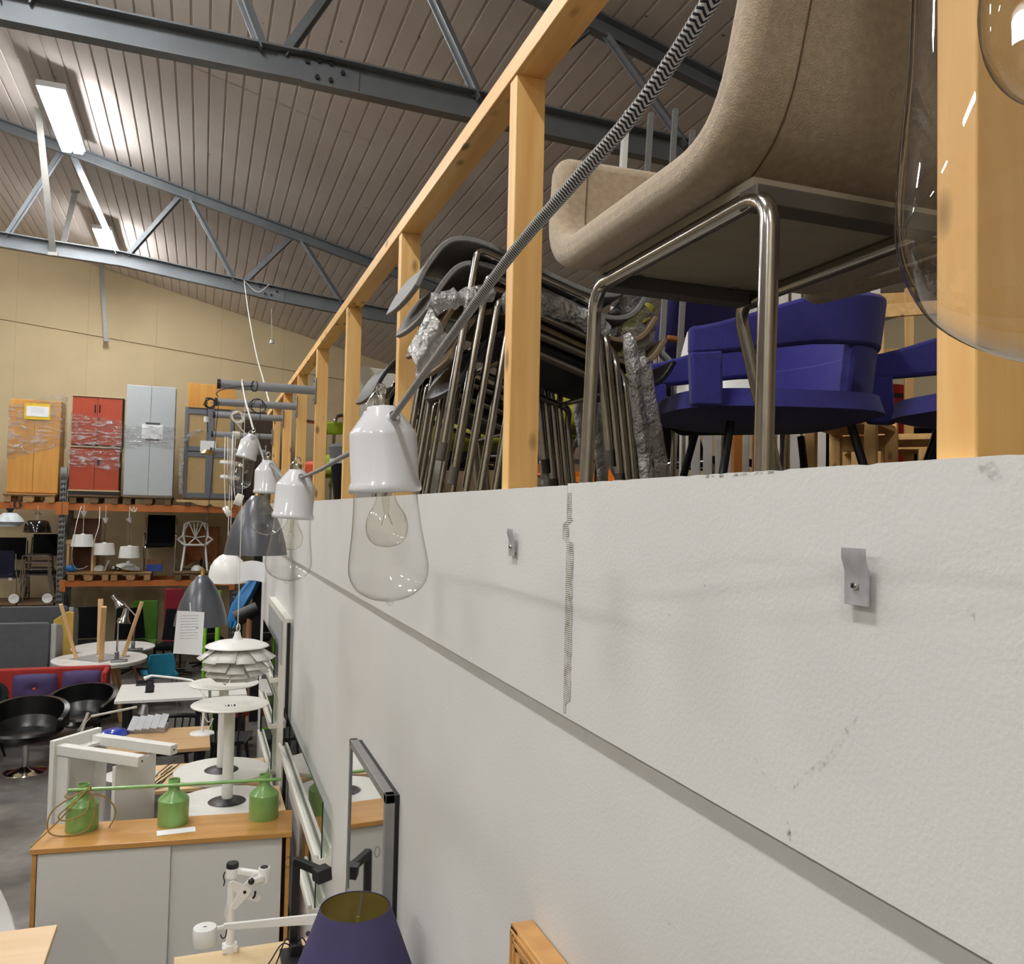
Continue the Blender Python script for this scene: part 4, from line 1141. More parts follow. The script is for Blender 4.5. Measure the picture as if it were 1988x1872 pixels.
# grey arm lamp
g0 = V(PZ(168, 1412, .7405).x, 7.95, .7405)
t = thing('arm_lamp', 'pale grey desk lamp with a long straight arm and small bell head', 'desk lamp', g0)
grey_l = M('pale_grey_enamel', (186, 184, 176), .35)
MB().lathe([(.0005, .02), (.07, .018), (.075, 0), (.0005, 0)], 28).build('foot', grey_l, t)
pt = PY(171, 1384, 7.95)
MB().cyl((0, 0, .02), pt - g0, .012, 12).build('post', grey_l, t)
a_, b_ = PY(177, 1391, 7.95), PY(266, 1373, 7.95)
MB().cyl(a_ - g0, b_ - g0, .010, 12).build('arm', grey_l, t)
MB().lathe([(.0005, .045), (.022, .042), (.03, .02), (.045, -.035), (.042, -.035), (.0005, .03)], 24, c=PY(279, 1378, 7.95) - g0, R=rot('Y', 10)).build('lamp_head', steel_dull, t)
MB().tube(spline([a_ - g0, V(.0, 0, .1), pt - g0], 4), .004, 6).build('joint_wire', grey_l, t)

# ---------------------------------------------------------------- white desk
slab_table('white_desk', 'white rectangular desk with dark legs in the middle of the showroom', 'desk', -.77, .13, 9.52, 10.38, .74, .03, white_paint, black_metal, .05, .1)
slab_table('white_side_desk', 'white desk partly hidden behind the upturned pedestal tables', 'desk', .16, .52, 9.6, 10.4, .73, .03, white_paint, black_metal, .05, .06)
c = PZ(290, 1344, .7405)
t = thing('desk_dock', 'small black holder standing on the white desk', 'holder', c)
MB().lathe([(.0005, 0), (.05, 0), (.045, .006), (.0005, .008)], 20).build('foot', black_plastic, t)
MB().prism([(-.04, 0), (.045, 0), (.05, .06), (.02, .1), (-.02, .095), (-.04, .05)], -.012, .012, o=(0, 0, .006)).build('body', black_plastic, t, bevel=.004)
c = PZ(281, 1330, .7405)
t = thing('pen_tray', 'flat black tray at the back edge of the white desk', 'tray', c)
MB().bx(-.09, .09, -.05, .05, 0, .012).build('tray', black_plastic, t, bevel=.004)
MB().bx(-.09, .09, .045, .055, 0, .05).build('tray_back', black_plastic, t, bevel=.004)
# black spindle-back chairs under it
def spindle_chair(loc, rz, label):
    t = thing('spindle_chair', label, 'chair', loc, rz, 'black spindle back chairs')
    MB().grid(lambda u, v: ((u - .5) * .44, (v - .5) * .42, .44 + .012 * (2 * u - 1) ** 2), 8, 6, .03).build('seat', black_metal, t)
    MB().tube(spline([(-.24, .21, .78), (-.12, .25, .80), (.12, .25, .80), (.24, .21, .78)], 6), .022, 10).build('back_rail', black_metal, t)
    for i in range(7):
        x = -.18 + .06 * i
        MB().cyl((x * .85, .19, .45), (x * 1.1, .235, .79), .007, 8).build('spindle', black_metal, t)
    for sx in (-1, 1):
        for sy in (-1, 1): MB().cyl((sx * .16, sy * .15, .44), (sx * .2, sy * .2, 0), .016, 10, .012).build('leg', black_metal, t)
    return t
sc_ = spindle_chair((-.23, 8.72, 0), 180, 'black spindle back chair between the tan desk and the white desk')
copy_tree(sc_, (.30, 8.95, 0), 165, 'black spindle back chair half behind the white lamp foot')

# ---------------------------------------------------------------- round tables
def legs4(t, z0, z1, r0, r1, mat, w=.05, name='leg', a0=45):
    for k in range(4):
        a = radians(a0 + 90 * k)
        MB().bar((r0 * cos(a), r0 * sin(a), z0), (r1 * cos(a), r1 * sin(a), z1), w, w * .7, up=(cos(a), sin(a), 0)).build(name, mat, t, bevel=.006)
RT = V(-1.16, 12.08, 0)
t = thing('round_table', 'white round table with wooden legs carrying an upturned twin', 'table', RT)
MB().disc(.55, .715, .74, 56).build('tabletop', white_lacquer, t, bevel=.006)
legs4(t, .71, 0, .22, .42, leg_wood)
t = thing('upturned_round_table', 'white round table lying upside down with four wooden legs in the air', 'table', RT + V(0, 0, .741))
MB().disc(.56, 0, .026, 56).build('tabletop', white_lacquer, t, bevel=.006)
MB().box((0, 0, .03), (.50, .50, .012), R=rot('Z', 50)).build('underframe', M('grey_underframe', (150, 150, 148), .5), t)
MB().box((0, 0, .05), (.07, .07, .02), R=rot('Z', 32)).build('frame_plate', white_paint, t)
legs4(t, .03, .73, .27, .47, leg_wood, .062, a0=8)
t = thing('plain_round_table', 'white round table standing behind the one with upturned legs', 'table', (-1.1, 13.2, 0))
MB().disc(.54, .715, .74, 56).build('tabletop', white_lacquer, t, bevel=.006)
legs4(t, .71, 0, .2, .4, leg_wood, a0=20)
def chrome_lamp(base, elbow, head, tiltR, label, second=None):
    t = thing('chrome_lamp', label, 'desk lamp', base, group='chrome desk lamps on the round tables')
    MB().box((.03, 0, .012), (.19, .12, .024)).build('base', steel_dull, t, bevel=.004)
    MB().box((0, 0, .07), (.05, .05, .11)).build('joint_block', steel_dull, t, bevel=.006)
    MB().cyl((0, 0, .1), V(*elbow) - base, .011, 10).build('lower_arm', chrome, t)
    if second: MB().cyl(V(*elbow) - base, V(*second) - base, .009, 10).build('upper_arm', chrome, t)
    MB().lathe([(.0005, .085), (.032, .08), (.037, .05), (.04, .0), (.06, -.06), (.085, -.1), (.082, -.1), (.035, .0), (.0005, .06)], 28, c=V(*head) - base, R=tiltR).build('shade', chrome, t)
bA = V(PZ(225, 1287, .77).x, 11.75, .768)
chrome_lamp(bA, PY(230, 1200, 11.75), PY(243, 1194, 11.75), rot('Y', 8), 'chrome desk lamp with a bell shade standing on the upturned table')
bB = V(PZ(253, 1272, .75).x, 12.78, .742)
chrome_lamp(bB, PY(264, 1196, 12.78), PY(226, 1165, 12.78), rot('Y', -35) @ rot('X', 0), 'chrome desk lamp with its shade raised on a slanted arm', second=PY(236, 1166, 12.78))
# teal chair
teal = M('teal_fabric', (24, 118, 146), .85)
t = thing('teal_chair', 'teal upholstered chair behind the round tables with thin metal legs', 'chair', (-.44, 12.5, 0), 10)
MB().grid(lambda u, v: ((u - .5) * (.36 - .06 * abs(2 * v - 1)), .02 * sin(pi * u), .42 + .30 * v), 10, 8, .05).build('backrest', teal, t, sharp=60)
MB().bx(-.22, .22, -.02, .42, .40, .46).build('seat', teal, t, bevel=.02)
for sx in (-1, 1):
    for y in (.0, .4): MB().cyl((sx * .19, y, .42), (sx * .22, y, 0), .01, 8).build('leg', chrome, t)

# ---------------------------------------------------------------- seating at the left
red_f = M('brick_red_fabric', (158, 44, 36), .85, bump=.15, bscale=300)
violet_f = M('violet_fabric', (70, 58, 100), .85, bump=.15, bscale=300)
sx0, sx1 = -2.18, -.97
so = thing('red_sofa', 'red fabric sofa with a thin upright back', 'sofa', ((sx0 + sx1) / 2, 11.2, 0))
MB().bx(sx0, sx1, 11.28, 11.38, .2, .80).build('backrest', red_f, so, bevel=.02, world=True)
MB().bx(sx0, sx1, 10.88, 11.3, .22, .42).build('seat', red_f, so, bevel=.03, world=True)
MB().bx(sx1 - .06, sx1, 10.9, 11.3, .3, .79).build('end_panel', red_f, so, bevel=.02, world=True)
for x in (sx0 + .1, sx1 - .1):
    for y in (10.95, 11.25): MB().box((x, y, .11), (.05, .05, .22)).build('leg', black_metal, so, world=True)
def cushion(c, w_, h_, label, btn):
    t = thing('cushion', label, 'cushion', c, group='violet cushions on the red sofa')
    def f(u, v, s):
        a, b = 2 * u - 1, 2 * v - 1
        d = .075 * (max(0, (1 - abs(a) ** 3)) * max(0, (1 - abs(b) ** 3))) ** .5 * (1 - .35 * math.exp(-(a * a + b * b) * 12))
        return ((u - .5) * w_ * (1 - .05 * b * b), s * d, (v - .5) * h_ * (1 - .05 * a * a) + h_ / 2)
    MB().grid(lambda u, v: f(u, v, -1), 16, 12).grid(lambda u, v: f(1 - u, v, 1), 16, 12).build('cover', violet_f, t, sharp=70)
    MB().sphere((0, -.05, h_ / 2), .018, 10, 6).build('button', btn, t)
cushion(V(PY(66, 1350, 11.15).x, 11.19, .425), .46, .33, 'violet cushion with an orange button on the red sofa', M('orange_button', (226, 96, 44), .7))
cushion(V(PY(157, 1350, 11.15).x, 11.19, .425), .42, .35, 'violet cushion with a violet button on the red sofa', violet_f)
# grey screen sofas and yellow panel
grey_f = M('charcoal_felt', (84, 86, 90), .9, bump=.1, bscale=300)
lgrey_f = M('pale_grey_felt', (176, 178, 176), .9)
yel_f = M('mustard_felt', (190, 158, 74), .9)
def rrect(w_, h_, r, n=6):
    out = []
    for cx, cy, a0 in ((w_ / 2 - r, h_ - r, 0), (-w_ / 2 + r, h_ - r, 90)):
        for k in range(n + 1):
            a = radians(a0 + 90 * k / n); out.append((cx + r * cos(a), cy + r * sin(a)))
    return out + [(-w_ / 2, 0), (w_ / 2, 0)]
def screen_sofa(loc, w_, h_, label, side=True):
    t = thing('screen_sofa', label, 'sofa', loc, group='high backed grey screen sofas')
    MB().prism(rrect(w_, h_ - .2, .06), -.05, .05, o=(0, 0, .2)).build('back_screen', grey_f, t, bevel=.012)
    if side: MB().prism([(0, 0), (.65, 0), (.65, h_ - .42), (.55, h_ - .3), (0, h_ - .22)], -.03, .03, o=(w_ / 2 + .04, .0, .2), ex=(0, 1, 0), ey=(0, 0, 1)).build('side_screen', lgrey_f, t, bevel=.008)
    MB().bx(-w_ / 2, w_ / 2, .05, .7, .2, .44).build('seat', lgrey_f, t, bevel=.02)
    for x in (-w_ / 2 + .08, w_ / 2 - .08):
        for y in (.0, .6): MB().box((x, y, .1), (.04, .04, .2)).build('leg', black_metal, t)
sA = PY(20, 1210, 12.3); screen_sofa((-2.35, 12.3, 0), 1.15, sA.z, 'charcoal high backed screen sofa directly behind the red sofa')
sB = PY(90, 1177, 14.2); screen_sofa((-2.28, 14.2, 0), .92, sB.z, 'charcoal high backed screen sofa beside the mustard panel')
t = thing('mustard_panel', 'mustard felt screen panel with a slanted top next to the screen sofas', 'screen panel', V(PY(120, 1280, 13.4).x, 13.4, 0))
zt_ = PY(120, 1190, 13.4).z
MB().prism([(-.12, 0), (.13, 0), (.13, zt_), (.05, zt_ + .02), (-.12, zt_ - .1)], -.03, .03).build('panel', yel_f, t, bevel=.01)
MB().bx(-.12, .13, -.15, .15, 0, .03).build('foot', black_metal, t)
t = thing('upholstered_block', 'pale grey upholstered block at the end of the red sofa', 'armrest block', (-2.63, 11.07, 0))
MB().bx(-.35, .43, -.3, .3, 0, .78).build('block', lgrey_f, t, bevel=.04)

# black tub chairs on chrome pedestals
def tub_chair(loc, rz, label):
    t = thing('tub_chair', label, 'chair', loc, rz, 'black leather tub chairs')
    def band(u, v):
        a = radians(-25 + 230 * u)     # wraps from one arm around the back to the other
        e = sin(pi * u)
        r_ = .34 + .03 * e
        zb = .46 - .03 * e; ztp = .53 + .17 * e ** .8
        return (r_ * cos(a) * 1.02, r_ * sin(a) * .9, zb + (ztp - zb) * v)
    MB().grid(band, 40, 6, .05).build('back_band', black_leather, t, sharp=60)
    def cup(u, v):
        a = 2 * pi * u; r_ = .05 + .28 * v
        return (r_ * cos(a), r_ * sin(a) * .92, .30 + .12 * v ** 2 + (.09 * v ** 4 * max(0, sin(a))))
    MB().grid(cup, 36, 8, .03).build('seat_cup', black_leather, t, sharp=60)
    MB().lathe([(.0005, .42), (.16, .42), (.24, .40), (.255, .375), (.24, .35), (.0005, .35)], 36).build('seat_pad', black_leather, t)
    for s_ in (-1, 1): MB().grid(lambda u, v: (s_ * (.27 + .05 * v), -.06 + .18 * u, .38 + .15 * v), 4, 4, .03).build('arm_web', black_leather, t)
    MB().cyl((0, 0, .03), (0, 0, .32), .028, 18).build('column', chrome, t)
    MB().lathe([(.0005, .06), (.03, .055), (.06, .035), (.15, .016), (.20, .006), (.205, 0), (.0005, 0)], 44).build('pedestal', chrome, t)
    return t
tc1 = tub_chair((-1.60, 9.88, 0), 0, 'black leather tub chair with its chrome pedestal in full view')
copy_tree(tc1, (-1.19, 10.47, 0), -25, 'black leather tub chair pushed against the red sofa')
t = thing('black_armchair', 'black upholstered armchair on thin dark legs beside the tub chairs', 'armchair', (-2.22, 10.35, 0), -15)
MB().grid(lambda u, v: (.33 * cos(radians(-20 + 220 * u)), .3 * sin(radians(-20 + 220 * u)), .38 + (.2 + .22 * sin(pi * u)) * v), 30, 6, .06).build('back_shell', black_fabric, t, sharp=60)
MB().lathe([(.0005, .46), (.22, .46), (.29, .43), (.28, .36), (.0005, .35)], 30).build('seat', black_fabric, t)
for sx in (-1, 1):
    for sy in (-1, 1): MB().cyl((sx * .18, sy * .18, .36), (sx * .26, sy * .26, 0), .013, 8).build('leg', black_metal, t)

# ---------------------------------------------------------------- green stand, blue bag and odds near the end of the partition
lime = M('lime_lacquer', (118, 182, 32), .35)
t = thing('green_stand', 'lime green pole stand on a round foot beside the partition end', 'stand', V(.22, 10.9, 0))
MB().lathe([(.0005, .02), (.1, .018), (.17, .008), (.175, 0), (.0005, 0)], 32).build('foot', lime, t)
MB().cyl((0, 0, .02), (.01, 0, 1.72), .028, 16).build('pole', lime, t)
MB().cyl((-.14, .02, .55), (-.13, .02, 1.5), .02, 14).build('side_pole', lime, t)
for z in (.6, 1.45): MB().cyl((-.14, .02, z), (0, 0, z), .012, 10).build('crossbar', lime, t)
# blue plastic bag sagging
blue = M('blue_plastic', (34, 116, 178), .35, var=.12, scale=14)
q = [(505, 1097, 478, 1110), (507, 1125, 480, 1130), (496, 1150, 462, 1152), (482, 1175, 447, 1180), (470, 1200, 440, 1205), (455, 1216, 445, 1217)]
rn = random.Random(5)
Yb = 11.3
rows = []
for (a, b, c2, d) in q:
    p0_, p1_ = PY(a, b, Yb), PY(c2, d, Yb); ring = []
    for k in range(16):
        an = 2 * pi * k / 16; m_ = (p0_ + p1_) / 2; hx = (p0_ - p1_) / 2
        ring.append(m_ + hx * cos(an) * (1 + rn.uniform(-.08, .08)) + V(0, .12 * sin(an) * (1 + rn.uniform(-.35, .35)), rn.uniform(-.02, .02)))
    rows.append(ring)
t = thing('blue_bag', 'crumpled bright blue plastic sheet draped over the rack end', 'plastic sheet', PY(455, 1216, Yb))
mb = MB(); vs = [p for r_ in rows for p in r_]
fs = [(i * 16 + k, i * 16 + (k + 1) % 16, (i + 1) * 16 + (k + 1) % 16, (i + 1) * 16 + k) for i in range(len(rows) - 1) for k in range(16)]
fs += [tuple(range(16)), tuple(reversed([(len(rows) - 1) * 16 + k for k in range(16)]))]
mb.add(vs, fs).build('sheet', blue, t, world=True, sharp=25)
bk = PY(478, 1192, 10.6)
t = thing('black_spotlight', 'black cylinder spotlight head clamped near the blue sheet', 'spotlight', bk)
MB().tube([V(-.12, 0, -.06), V(.13, 0, .06)], [.10, .085], 24).build('head', black_metal, t)
MB().cyl(V(-.05, 0, -.05), V(-.05, 0, .05 - bk.z), .015, 10).build('stand_pole', black_metal, t)
MB().disc(.16, -bk.z, -bk.z + .03, 24, c=(-.05, 0, 0)).build('stand_foot', black_metal, t)
# leaning planks and a dark upright board
plank = WOOD('brown_plank', (150, 96, 56), (176, 118, 72), axis=2, scale=10, rough=.6)
for k, (px_, w_, Y, zt_, lb) in enumerate(((484, .05, 11.6, 2.0, 'narrow brown wooden lath leaning beside the rack'), (473, .035, 10.4, 1.42, 'short brown wooden lath leaning by the partition end'))):
    c = PY(px_, 1400, Y)
    t = thing('wooden_lath', lb, 'lath', (c.x, Y, 0), group='leaning wooden laths')
    MB().bar((0, 0, 0), (.02, .1, zt_), w_, .03, up=(0, 1, 0)).build('lath', plank, t, bevel=.002)
t = thing('dark_board', 'tall dark board standing upright at the partition end', 'board', (.77, 11.44, 0), 8)
MB().bx(-.12, .12, -.02, .02, 0, 2.25).build('panel', M('dark_board', (26, 24, 24), .6), t)
for z in (.3, 1.9): MB().bx(-.12, .12, -.035, -.02, z, z + .05).build('batten', MATS['dark_board'], t)
t = thing('red_stool', 'dark red seat on thin black wire legs near the partition end', 'stool', (.42, 9.98, 0))
MB().lathe([(.0005, .47), (.14, .47), (.16, .45), (.15, .43), (.0005, .43)], 24).build('seat', red_f, t)
for a in (45, 135, 225, 315): MB().cyl((.1 * cos(radians(a)), .1 * sin(radians(a)), .43), (.19 * cos(radians(a)), .19 * sin(radians(a)), 0), .008, 8).build('leg', black_metal, t)
# ================================================================ PALLET RACK ALONG THE BACK WALL
RY0, RY1 = 16.0, 17.05
beam_or = M('orange_beam', (188, 106, 42), .5, var=.1, scale=5)
up_gr = M('grey_upright', (104, 104, 104), .5, .4, var=.08)
RX = [-4.97, -2.20, .60]
ZB1, ZB2 = 2.745, 1.44
rk = thing('pallet_rack', 'grey and orange pallet rack full of furniture along the back wall', 'rack', (-2.2, RY0, 0))
for x in RX:
    for y in (RY0 + .05, RY1 - .05):
        if y < RY0 + .2 and x > -4:
            # hollow folded-steel post with real rows of slots punched through its front
            per = [(x + q, y - .035) for q in (-.05, -.029, -.015, .015, .029, .05)] + [(x + .05, y + .035), (x - .05, y + .035)]
            zs_ = [0]
            for i in range(32): zs_ += [.3325 + i * .09, .3675 + i * .09]
            zs_ += [3.35]; n = len(per)
            fs = [(r * n + q, r * n + (q + 1) % n, (r + 1) * n + (q + 1) % n, (r + 1) * n + q) for r in range(len(zs_) - 1) for q in range(n) if not (r % 2 == 1 and q in (1, 3))]
            MB().add([(p[0], p[1], z) for z in zs_ for p in per], fs).build('upright', up_gr, rk, world=True, solid=.003)
        else:
            MB().bx(x - .05, x + .05, y - .035, y + .035, 0, 3.35).build('upright', up_gr, rk, world=True)
    for k in range(4):
        MB().bar((x, RY0 + .08, .3 + .8 * k), (x, RY1 - .08, .3 + .8 * (k + 1)), .03, .03).build('brace', up_gr, rk, world=True)
def beams(x0, x1, z, h=.12):
    for y in (RY0, RY1 - .05):
        MB().bx(x0 + .05, x1 - .05, y, y + .05, z - h, z).build('beam', beam_or, rk, bevel=.003, world=True)
    for x, s_ in ((x0 + .05, 1), (x1 - .05, -1)):
        MB().bx(x - .045, x + .045, RY0 - .012, RY0 - .004, z - h - .08, z + .02).build('beam_bracket', beam_or, rk, world=True)
beams(RX[0], RX[1], ZB1); beams(RX[1], RX[2], ZB1); beams(RX[1], RX[2], ZB2, .10); beams(RX[0], RX[1], .93, .10)
for x in (RX[2] + 2.77,):
    for y in (RY0 + .05, RY1 - .05): MB().bx(x - .05, x + .05, y - .035, y + .035, 0, 3.35).build('upright', up_gr, rk, world=True)
beams(RX[2], RX[2] + 2.77, ZB1)

pal = WOOD('pallet_wood', (150, 112, 70), (186, 146, 98), axis=0, scale=8, rough=.8)
pal_dark = WOOD('weathered_pallet_wood', (96, 74, 52), (124, 98, 70), axis=0, scale=8, rough=.9)
def pallet(xc, z, label, w_=.86, mat=pal, y=RY0 - .03):
    t = thing('pallet', label, 'pallet', (xc, y + .5, z), group='wooden pallets on the rack')
    for i in range(3):
        x = (-w_ / 2 + .07, 0, w_ / 2 - .07)[i]
        for yy in (-.44, 0, .44):
            MB().box((x, yy, .061), (.10 if i != 1 else .14, .12, .078)).build('block', mat, t)
        MB().box((x, 0, .011), (.10, 1.0, .022)).build('skid', mat, t)
    for k in range(6):
        MB().box((0, -.45 + .18 * k, .131), (w_, .13, .022)).build('board', mat, t)
    for yy in (-.44, 0, .44): MB().box((0, yy, .11), (w_, .10, .02)).build('stringer', mat, t)
    return t
ZP = ZB1 + .002
def bx_px(a, Y=RY0): return PY(a, 985, Y).x
for a, lb, m_ in ((57, 'pallet under the orange cupboard', pal), (182, 'pallet under the red cupboards', pal_dark), (287, 'pallet under the tall grey cupboard', pal_dark)):
    pallet(bx_px(a), ZP, lb, .78, mat=m_)
pallet(bx_px(402), ZP, 'pallet with torn cardboard under the glazed grey cupboard', .8, pal_dark)
for a, lb, m_ in ((150, 'pallet holding the wooden stool and drum lamps', pal), (232, 'pallet holding the chrome black chair', pal), (355, 'pallet holding the white lattice chair', pal_dark)):
    pallet(PY(a + 22, 1112, RY0).x, ZB2 + .002, lb, .66, m_)
pallet(-3.12, .932, 'pallet under the stacked chrome chairs', .60, pal_dark)
pallet(-2.54, .932, 'grey pallet under the black stacked chairs', .52, pal_dark)
ZC = ZP + .143       # cupboards stand here
ZS = ZB2 + .145      # top of the middle pallets
ZL = .932 + .143

# stretch film
film = GLASS('stretch_film', tint=(.93, .93, .93), edge=(.75, .75, .75), ior=1.4, rough=.12, rest=.03, bump=1.0, bscale=7)
def film_mat():
    m, nt, ns, ln, b = base_mat('stretch_film_wrap')
    ns.remove(b)
    tc = node(ns, 'ShaderNodeTexCoord'); mp = node(ns, 'ShaderNodeMapping')
    mp.inputs['Scale'].default_value = (2.2, 6, 9); mp.inputs['Rotation'].default_value = (0, radians(32), 0)
    ln.new(tc.outputs['Object'], mp.inputs[0])
    nz = node(ns, 'ShaderNodeTexNoise', i_Scale=2.4, i_Detail=6.0, i_Roughness=.65, i_Distortion=1.2); ln.new(mp.outputs[0], nz.inputs['Vector'])
    bp = node(ns, 'ShaderNodeBump'); bp.inputs['Strength'].default_value = 1.0; bp.inputs['Distance'].default_value = .06
    ln.new(nz.outputs['Fac'], bp.inputs['Height'])
    tr = node(ns, 'ShaderNodeBsdfTransparent'); tr.inputs[0].default_value = (.93, .93, .93, 1)
    gl = node(ns, 'ShaderNodeBsdfGlossy'); gl.inputs['Roughness'].default_value = .16; ln.new(bp.outputs[0], gl.inputs['Normal'])
    df = node(ns, 'ShaderNodeBsdfDiffuse'); df.inputs[0].default_value = (.75, .75, .74, 1); ln.new(bp.outputs[0], df.inputs['Normal'])
    rp = node(ns, 'ShaderNodeValToRGB'); rp.color_ramp.elements[0].position = .48; rp.color_ramp.elements[0].color = (.06, .06, .06, 1)
    rp.color_ramp.elements[1].position = .66; rp.color_ramp.elements[1].color = (.85, .85, .85, 1)
    ln.new(nz.outputs['Fac'], rp.inputs[0])
    m1 = node(ns, 'ShaderNodeMixShader'); m1.inputs[0].default_value = .55; ln.new(gl.outputs[0], m1.inputs[1]); ln.new(df.outputs[0], m1.inputs[2])
    m2 = node(ns, 'ShaderNodeMixShader'); ln.new(rp.outputs[0], m2.inputs[0]); ln.new(tr.outputs[0], m2.inputs[1]); ln.new(m1.outputs[0], m2.inputs[2])
    ln.new(m2.outputs[0], ns['Material Output'].inputs[0])
    return m
wrapm = film_mat()
def wrap(name_parent, x0, x1, y0, y1, za, zb, tilt=0, seed=1):
    """loose band of film around a cupboard"""
    rn = random.Random(seed); mb = MB(); ring = []
    per = [(x0, y0), (x1, y0), (x1, y1), (x0, y1)]
    pts = []
    for i in range(4):
        a, b = per[i], per[(i + 1) % 4]
        for k in range(8): pts.append((a[0] + (b[0] - a[0]) * k / 8, a[1] + (b[1] - a[1]) * k / 8))
    n = len(pts); rows = 7; vs = []
    for r_ in range(rows):
        for i, (x, y) in enumerate(pts):
            tz = tilt * (x - x0) / (x1 - x0)
            edge = rn.uniform(-.025, .025) if r_ in (0, rows - 1) else 0
            vs.append((x, y + rn.uniform(-.004, .004), za + tz + (zb - za) * r_ / (rows - 1) + edge))
    fs = [(r_ * n + i, r_ * n + (i + 1) % n, (r_ + 1) * n + (i + 1) % n, (r_ + 1) * n + i) for r_ in range(rows - 1) for i in range(n)]
    mb.add(vs, fs).build('stretch_wrap', wrapm, name_parent, world=True, sharp=80)

def cupboard(name, label, px0, px1, ptop, depth, mat, doors=2, z0=None, z1=None, y=RY0 + .03, cat='cupboard', sidemat=None):
    x0, x1 = PY(px0, 950, y).x, PY(px1, 950, y).x
    z0 = ZC if z0 is None else z0
    z1 = PY((px0 + px1) / 2, ptop, y).z if z1 is None else z1
    t = thing(name, label, cat, ((x0 + x1) / 2, y + depth / 2, z0))
    MB().bx(x0, x1, y + .02, y + depth, z0, z1).build('carcass', sidemat or mat, t, bevel=.003, world=True)
    w_ = (x1 - x0) / doors
    for k in range(doors):
        MB().bx(x0 + w_ * k + .003, x0 + w_ * (k + 1) - .003, y, y + .019, z0 + .02, z1 - .012).build('door', mat, t, bevel=.002, world=True)
    return t, x0, x1, z0, z1, y
or_wood = WOOD('orange_beech', (204, 142, 62), (218, 160, 78), axis=2, scale=7, rough=.45, knots=False)
t, x0, x1, z0, z1, y = cupboard('orange_cupboard', 'orange beech cupboard wrapped in stretch film with a yellow label on the rack', 12, 112, 776, .55, or_wood)
wrap(t, x0 - .012, x1 + .02, y - .012, y + .57, z0 + .55, z0 + 1.45, .25, 2)
MB().bx(x0 + .22, x0 + .60, y - .016, y - .013, z1 - .33, z1 - .06).build('yellow_label', M('yellow_card', (226, 190, 40), .6), t, world=True)
MB().bx(x0 + .25, x0 + .58, y - .02, y - .017, z1 - .28, z1 - .11).build('paper_label', printed_sheet, t, world=True)
red_l = M('brick_red_laminate', (168, 62, 30), .4, var=.05)
pale_edge = M('pale_edge', (206, 178, 138), .5)
zm = PY(185, 866, RY0 + .03).z
t, x0, x1, z0, z1, y = cupboard('red_cupboard', 'brick red two door cupboard at the bottom of its stack, wrapped in film', 133, 230, 0, .45, red_l, z0=ZC + .07, z1=zm - .03, sidemat=M('dark_side', (44, 40, 38), .6))
MB().bx(x0 - .005, x1 + .005, y - .01, y + .45, ZC, ZC + .065).build('plinth', black_plastic, t, world=True)
MB().bx(x0 - .01, x1 + .01, y - .012, y + .45, ZC + .066, ZC + .088).build('bottom_trim', pale_edge, t, world=True)
MB().bx(x0 - .01, x1 + .01, y - .012, y + .45, zm - .03, zm - .008).build('top_trim', pale_edge, t, world=True)
MB().bx(x0 + .42, x0 + .47, y - .03, y - .002, zm - .32, zm - .21).build('handle', black_plastic, t, bevel=.006, world=True)
wrap(t, x0 - .014, x1 + .014, y - .034, y + .47, z0 + .42, z0 + .72, -.05, 4)
t, x0, x1, z0, z1, y = cupboard('red_cupboard', 'brick red two door cupboard with dark bow handles on top of its stack', 134, 232, 771, .45, red_l, z0=zm, sidemat=MATS['dark_side'])
MB().bx(x0 - .01, x1 + .01, y - .012, y + .45, z1, z1 + .02).build('top_trim', pale_edge, t, world=True)
xm = (x0 + x1) / 2
for s_ in (-1, 1):
    MB().tube(fillet([(xm + s_ * .035, y, z1 - .13), (xm + s_ * .035, y - .03, z1 - .14), (xm + s_ * .035, y - .03, z1 - .25), (xm + s_ * .035, y, z1 - .26)], .012, 3), .009, 8).build('handle', black_plastic, t, world=True)
MB().cyl((xm + .03, y, z1 - .37), (xm + .03, y - .012, z1 - .37), .016, 14).build('lock', black_plastic, t, world=True)
wrap(t, x0 - .014, x1 + .014, y - .036, y + .47, z0 + .02, z0 + .55, -.12, 6)
grey_l = M('cool_grey_laminate', (178, 184, 186), .5, var=.02)
t, x0, x1, z0, z1, y = cupboard('grey_cupboard', 'tall cool grey two door cupboard with a paper sign on the rack', 239, 335, 749, .42, grey_l)
zc = PY(287, 838, y).z
MB().bx(x0 + .26, x0 + .60, y - .006, y - .003, zc - .13, zc + .13).build('paper_sign', printed_sheet, t, world=True)
for dz in (.13, -.155): MB().bx(x0 + .32, x0 + .55, y - .009, y - .006, zc + dz - .005, zc + dz + .03).build('tape_strip', M('grey_tape', (70, 74, 80), .5), t, world=True)
wrap(t, x0 - .008, x1 + .008, y - .012, y + .43, z0 + .85, z0 + 1.2, .02, 8)
